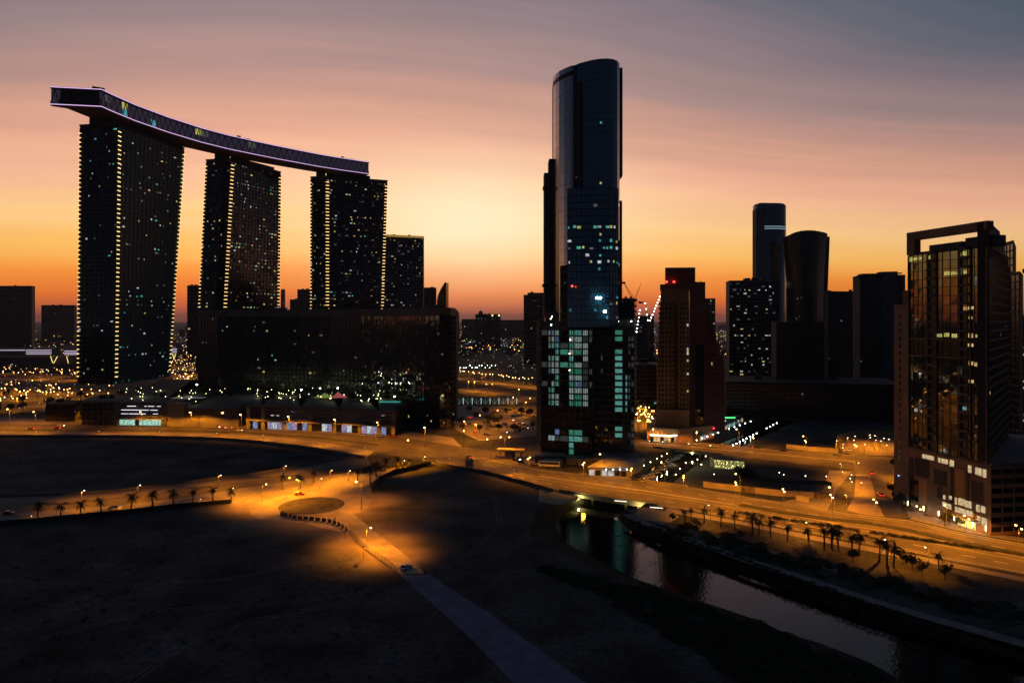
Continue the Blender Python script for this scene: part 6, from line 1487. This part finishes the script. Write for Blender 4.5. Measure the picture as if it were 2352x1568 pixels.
def crane(label, u, v0, v1, D, jib, bulbs=0, cj=None, mast_w=2.0):
    x, y = XY(u, D); z0, z1 = Z(v0, D), Z(v1, D); t = thing('tower_crane', label, 'crane', (x, y, z0))
    b = MB(); w = mast_w/2; n = max(2, int((z1-z0)/3))
    for sx in (-w, w):
        for sy in (-w, w): b.tube((x+sx, y+sy, z0), (x+sx, y+sy, z1), .22, n=4)
    for k in range(n):
        za, zc = z0+(z1-z0)*k/n, z0+(z1-z0)*(k+1)/n; b.tube((x-w, y-w, za), (x+w, y-w, zc), .14, n=3); b.tube((x+w, y-w, za), (x-w, y-w, zc), .14, n=3)
    b.build('mast', steel_m, t)
    b = MB(); b.box((x, y, z1+1), (4.5, 3, 2.6)); b.build('cab', steel_m, t)
    ju, jv = jib; x2, _ = XY(ju, D); z2 = Z(jv, D); a = Vector((x, y, z1+1)); e = Vector((x2, y, z2)); d = e-a; n = max(3, int(d.length/3)); up = Vector((-d.z, 0, d.x)).normalized()*1.2; up = up if up.z > 0 else -up
    b = MB(); b.tube(a, e, .22, n=4); b.tube(a+up, e, .18, n=4)
    for k in range(n): b.tube(lerp(a, e, k/n), lerp(a+up, e, (k+.5)/n), .12, n=3); b.tube(lerp(a, e, (k+1)/n), lerp(a+up, e, (k+.5)/n), .12, n=3)
    b.build('jib', mat('crane_red', (.30, .05, .03), .6), t)
    if cj:
        x3, _ = XY(cj[0], D); z3 = Z(cj[1], D); b = MB(); b.tube(a, (x3, y, z3), .3, n=4); b.build('counter_jib', steel_m, t); b = MB(); b.box((x3, y, z3-1), (5, 2.5, 2.4)); b.build('counterweight', steel_m, t)
    for k in range(bulbs):
        p = lerp(a, e, (k+.5)/bulbs); b = MB(); b.ball((p.x, p.y-1, p.z), .5); b.build('bulb', bulbc_m, t)
crane('red luffing crane with raised jib right of the central tower', 1459, 726, 690, 880, (1473, 650), 0, (1432, 648))
crane('second luffing crane jib pointing up left beside the first', 1452, 726, 690, 884, (1429, 642), 0, (1472, 693))
crane('bulb-strung crane with a nearly vertical lit jib', 1461, 800, 768, 800, (1470, 708), 7)
crane('bulb-strung crane leaning right against the brown tower', 1491, 800, 742, 800, (1517, 678), 9)
crane('bulb-strung crane with a short jib leaning left', 1490, 800, 744, 806, (1480, 690), 4)
R.seed(220)
dm = [bulbw_m, bulbg_m, bulbg_m, mat('green_bulb', (0, 0, 0), emit=(.75, 1, .3), es=7)]
LG = bpy.data.lights.new('garden_light', 'POINT'); LG.energy = 300; LG.color = (.95, .95, .5); LG.shadow_soft_size = .2
for i in range(96):
    u = R.choice([R.uniform(268, 540), R.uniform(560, 905), R.uniform(560, 905)]); D = R.uniform(512, 600); x, y = XY(u, D); h = R.choice([.8, 1.2, 3])
    bulb_thing('garden_lamp', 'small warm garden lamp among the trees on the podium deck', 'lamp', x, y, ZD, .26, R.choice(dm), h, 'garden lamps on the podium deck', LG if i % 4 == 0 else None)
for u, v, D in ((452, 884, 560), (735, 893, 560), (776, 892, 556), (692, 896, 560)):
    x, y = XY(u, D); bulb_thing('deck_floodlight', {452: 'bright white floodlight left of the middle deck garden', 735: 'bright white floodlight above the green and red canopy', 776: 'bright white floodlight right of the red canopy', 692: 'white floodlight left of the green canopy'}[u], 'floodlight', x, y, ZD, .62, bulbc_m, Z(v, D)-ZD, 'deck floodlights', LG)
def tent(u0, u1, D, h, m_, label):
    a, c = XY(u0, D), XY(u1, D); cx = (a[0]+c[0])/2; t = thing('tensile_canopy', label, 'canopy', (cx, D, ZD)); b = MB(); base = [(a[0], D-5), (cx, D-7), (c[0], D-5), (c[0], D+5), (cx, D+7), (a[0], D+5)]; lv = []
    for s in (0, .35, .6, .8, 1): lv.append([(cx+(p[0]-cx)*(1-s*.97), D+(p[1]-D)*(1-s*.97), ZD+2.2+h*s*s) for p in base])
    for p, q in zip(lv, lv[1:]):
        for k in range(6): b.poly([p[k], p[(k+1) % 6], q[(k+1) % 6], q[k]])
    b.build('fabric', m_, t); b = MB(); b.tube((cx, D, ZD), (cx, D, ZD+2.4+h), .12, n=5); b.build('mast', post_m, t)
tent(724, 766, 535, 3.2, mat('green_canopy', (.4, .5, .15), .8, emit=(.40, .46, .10), es=.30), 'glowing yellow-green tent canopy on the podium deck')
tent(757, 796, 535, 4.0, mat('red_canopy', (.5, .12, .12), .8, emit=(.75, .16, .16), es=.34), 'glowing red tent canopy on the podium deck')
tent(396, 470, 530, 1.6, mat('white_canopy', (.6, .6, .58), .8, emit=(.5, .5, .42), es=.12), 'low white pergola roof on the left deck garden')
p = XY(880, 520); b = MB(); b.box((XY(895, 520)[0], 520, ZD+.2), (16, 6, .3)); b.build('swimming_pool', mat('pool_glow', (.05, .3, .3), emit=(.05, .7, .55), es=.35), None, label='small glowing turquoise pool on the podium deck', cat='pool')

# ------------------------------------------------------------------ the lamp-lit city behind
def far_lamp_mesh(h, r_, m_):
    b = MB(); b.mi = 0; b.tube((0, 0, 0), (0, 0, h), .12, n=4); b.box((.6, 0, h), (1.4, .2, .12)); b.mi = 1; b.ball((1.2, 0, h-.1), r_); return b.mesh('distant_street_lamp', [post_m, m_])
FM = [far_lamp_mesh(10, .50, bulbf_m), far_lamp_mesh(9, .36, bulbw_m), far_lamp_mesh(9, .44, bulbc_m)]
def far_lamp(u, v, k, label, group, light=False, rz=None):
    p = P(u, v); o = bpy.data.objects.new('distant_street_lamp', FM[k]); COL.objects.link(o); o.location = (p.x, p.y, 0); o.rotation_euler = (0, 0, R.random()*6 if rz is None else rz); tag(o, label, 'street lamp', group)
    if light: addlight(o, (1.2, 0, 9.2), LDf)
R.seed(230)
for k in range(95):
    u = R.uniform(-20, 178) if R.random() < .85 else R.uniform(178, 262); v = R.choice([R.gauss(868, 5), R.gauss(905, 8), R.gauss(925, 9), R.uniform(845, 968)]); far_lamp(u, v, 0 if R.random() < .8 else 1, 'small amber lamp in the scattered lights of the far-left district', 'lamps of the far-left district', k % 3 == 0)
for k in range(60):
    v = R.uniform(808, 925); u = R.uniform(392, 452 if v < 880 else 470); far_lamp(u, v+6, 0 if R.random() < .8 else 1, 'amber lamp in the street gap between the two left towers', 'lamps between the left towers', k % 3 == 0)
for k in range(34):
    s = k/33; far_lamp(1048+s*192+R.uniform(-4, 4), 858+s*24+R.uniform(-3, 3)+8, R.choice([0, 0, 1]), 'amber lamp in the line of lights crossing the open land left of the central tower', 'lamps crossing the open land', k % 4 == 0)
for i, (u, v) in enumerate([(1075, 896), (1089, 896), (1118, 903), (1132, 903), (1192, 916), (1205, 950), (1070, 1000), (1095, 1008), (1102, 985), (1140, 972), (1218, 940), (1180, 938)]):
    far_lamp(u, v, 0, orw(i)+' amber lamp around the lit footbridge, from nearest the curved block', 'lamps around the footbridge', True)
for k in range(14): far_lamp(1060+k*6+R.uniform(-1, 1), 852+R.choice([0, 6]), 2, 'white lamp of the far car park left of the central tower', 'white lamps of the far car park', k % 3 == 0)
for k in range(46):
    v = R.uniform(930, 1002); far_lamp(R.uniform(1464, 1502), v, R.choice([0, 0, 1]), 'amber lamp in the street between the central and brown towers', 'lamps between central and brown towers', k % 5 == 0)
for k in range(26): far_lamp(R.uniform(1468, 1506), R.uniform(770, 830), R.choice([0, 1, 2]), 'distant lamp below the bulb-strung cranes', 'lamps below the cranes')
for k in range(24): far_lamp(R.uniform(1636, 1678), R.uniform(764, 802), R.choice([0, 1]), 'distant yellow lamp between the brown tower and the window-dotted tower', 'lamps behind the brown tower')
for k in range(5): far_lamp(R.uniform(1893, 1906), R.uniform(768, 790), 1, 'distant lamp in the narrow gap right of the flared tower', 'lamps right of the flared tower')
# lights farther out than one can tell apart
def sparkle(name, label, n, ur, vr, mats, seed, rs=.55, pw=1.0):
    rr = random.Random(seed); b = MB()
    for i in range(n):
        u = rr.uniform(*ur); v = vr[0]+(vr[1]-vr[0])*rr.random()**pw; p = P(u, v); s = rs*p.y/1100; b.ball((p.x, p.y, rr.uniform(3, 14)), s*rr.uniform(.5, 1.2), rr.randrange(len(mats)))
    b.build(name, mats, None, label=label, cat='city lights', kind='stuff')
wk = mat('far_white', (0, 0, 0), emit=(1, .9, .7), es=4); ak = mat('far_amber', (0, 0, 0), emit=(1, .5, .12), es=4.5); yk = mat('far_yellow', (0, 0, 0), emit=(1, .8, .2), es=3.5); gk = mat('far_green', (0, 0, 0), emit=(.3, 1, .4), es=2.5); rk = mat('far_red', (0, 0, 0), emit=(1, .06, .03), es=3.5); bk = mat('far_blue', (0, 0, 0), emit=(.2, .4, 1), es=3)
for nm, lab, n, ur, vr, ms, sd in [
    ('city_lights', 'tiny lights of the far-left city below the horizon', 300, (-80, 180), (758, 870), [ak, ak, ak, wk, yk, rk], 1), ('city_lights', 'tiny dense lights in the gap between the left towers', 150, (392, 455), (765, 900), [ak, ak, yk, wk, bk], 2),
    ('city_lights', 'tiny lights of the distant coast left of the central tower', 420, (1046, 1245), (752, 808), [ak, wk, yk, yk, gk, rk, bk], 3), ('city_lights', 'tiny lights over the open land near the far car park', 90, (1046, 1245), (818, 885), [wk, ak, gk], 4),
    ('city_lights', 'tiny lights under the cranes right of the central tower', 80, (1458, 1508), (755, 850), [ak, wk, yk, rk, bk], 5), ('city_lights', 'tiny yellow lights right of the brown tower', 70, (1635, 1680), (758, 830), [yk, yk, wk, ak], 6), ('city_lights', 'tiny lights in the dark park at far left', 120, (-40, 262), (880, 968), [ak, ak, wk, yk], 7)]:
    sparkle(nm, lab, n, ur, vr, ms, sd, .42 if sd not in (7, 4) else .28)
# lit viaduct building on the far left
vt_ = thing('lit_viaduct', 'long white-lit station-like building with slanted glowing columns at far left', 'building', (*XY(90, 1050), 0)); D = 1050
wl_ = mat('white_band', (0, 0, 0), emit=(.85, .72, .9), es=.75); cl = mat('glow_column', (0, 0, 0), emit=(1, .75, .25), es=1.5)
for u0, u1, vs in ((-60, 58, (804,)), (60, 118, (804, 808.5, 812.5)), (148, 180, (806, 810, 813.5)), (394, 406, (801, 805, 809))):
    for v in vs:
        a, c = XY(u0, D), XY(u1, D); b = MB(); b.box(((a[0]+c[0])/2, D, Z(v, D)), (c[0]-a[0], .6, 1.0)); b.build('light_band', wl_, vt_)
    a, c = XY(u0, D), XY(u1, D); b = MB(); b.prism([(a[0], D+1), (c[0], D+1), (c[0], D+20), (a[0], D+20)], Z(817, D), Z(800, D)); b.build('deck', gconc_m, vt_)
for (ua, va, ub, vb) in ((117, 817, 122, 833), (133, 818, 124, 834), (154, 818, 158, 834), (397, 812, 401, 826), (404, 812, 400, 826)):
    b = MB(); b.tube((XY(ua, D)[0], D-1, Z(va, D)), (XY(ub, D)[0], D-1, Z(vb, D)), .45, n=5); b.build('slanted_column', cl, vt_)
a, c = XY(-60, D), XY(180, D); b = MB(); b.prism([(a[0], D+4), (c[0], D+4), (c[0], D+30), (a[0], D+30)], 0, Z(820, D)); b.build('base', gconc_m, vt_)
# far roads that carry the lamps
for nm, ln, w in (('far_road', [(-60, 868), (200, 874)], 26), ('far_road', [(-60, 930), (262, 938)], 14), ('far_road', [(-60, 905), (262, 903)], 12), ('far_road', [(1045, 893), (1240, 915)], 18), ('far_road', [(1040, 868), (1250, 894)], 12), ('far_road', [(1120, 940), (1250, 956)], 16), ('far_road', [(395, 850), (470, 940)], 16), ('far_road', [(1440, 985), (1510, 975)], 18)):
    strip(nm, ln, w, .03, asph_m)
for ln in ([(1045, 925), (1170, 945), (1240, 965), (1240, 1000), (1100, 1012), (1045, 985)],): sheet('car_park_ground', pxs(ln), .02, pave_m)
# a few distant cars with lights on the lit bend
for i, (u, v) in enumerate([(1188, 944), (1200, 944), (1214, 950), (1206, 947)]): vehicle(u, v, 10, 'silver', ['left car of the lit bend right of the footbridge', 'middle car of the lit bend right of the footbridge', 'red-lit car at the end of the bend', 'fourth car on the lit bend, close behind the middle one'][i], 'car', 'on' if i != 2 else 'tail')

# ------------------------------------------------------------------ haze
def haze():
    b = MB(); b.prism([(-31000, -4000), (31000, -4000), (31000, 31000), (-31000, 31000)], WZ-3, 290)
    m_ = bpy.data.materials.new('haze_air'); m_.use_nodes = True; nt = m_.node_tree; nt.nodes.clear()
    pv = nt.nodes.new('ShaderNodeVolumePrincipled'); pv.inputs['Color'].default_value = (.72, .68, .78, 1); pv.inputs['Density'].default_value = HAZE; pv.inputs['Anisotropy'].default_value = .35
    o = nt.nodes.new('ShaderNodeOutputMaterial'); nt.links.new(pv.outputs[0], o.inputs['Volume'])
    b.build('haze', m_, None, kind='stuff', label='thin warm evening haze filling the air over the city', cat='haze')
haze()
EXTRA = ['twenty-'+x for x in ORDW[:9]]
def number_from_left(group, text):
    os_ = [o for o in COL.objects if o.get('group') == group and o.parent is None]
    os_.sort(key=lambda o: o.location.x/o.location.y)
    for i, o in enumerate(os_):
        if i < 29: o['label'] = (ORDW[i] if i < 20 else EXTRA[i-20]) + ' ' + text
number_from_left('lamps of the works compound', 'small amber lamp from the left over the fenced works compound')
number_from_left('trees round the car park', 'dark leafy tree from the left in the lamp-lit car park beside the central tower')
number_from_left('trees of the dark park at far left', 'dark leafy tree from the left in the shadowy park behind the boulevard')
number_from_left('white lamps of the far car park', 'white lamp from the left of the far car park beyond the footbridge')
number_from_left('lamps below the cranes', 'distant lamp from the left below the bulb-strung cranes')
number_from_left('lamps behind the brown tower', 'distant yellow lamp from the left just right of the brown tower')
number_from_left('lamps right of the flared tower', 'distant lamp from the left in the narrow gap right of the flared tower')
#@@END
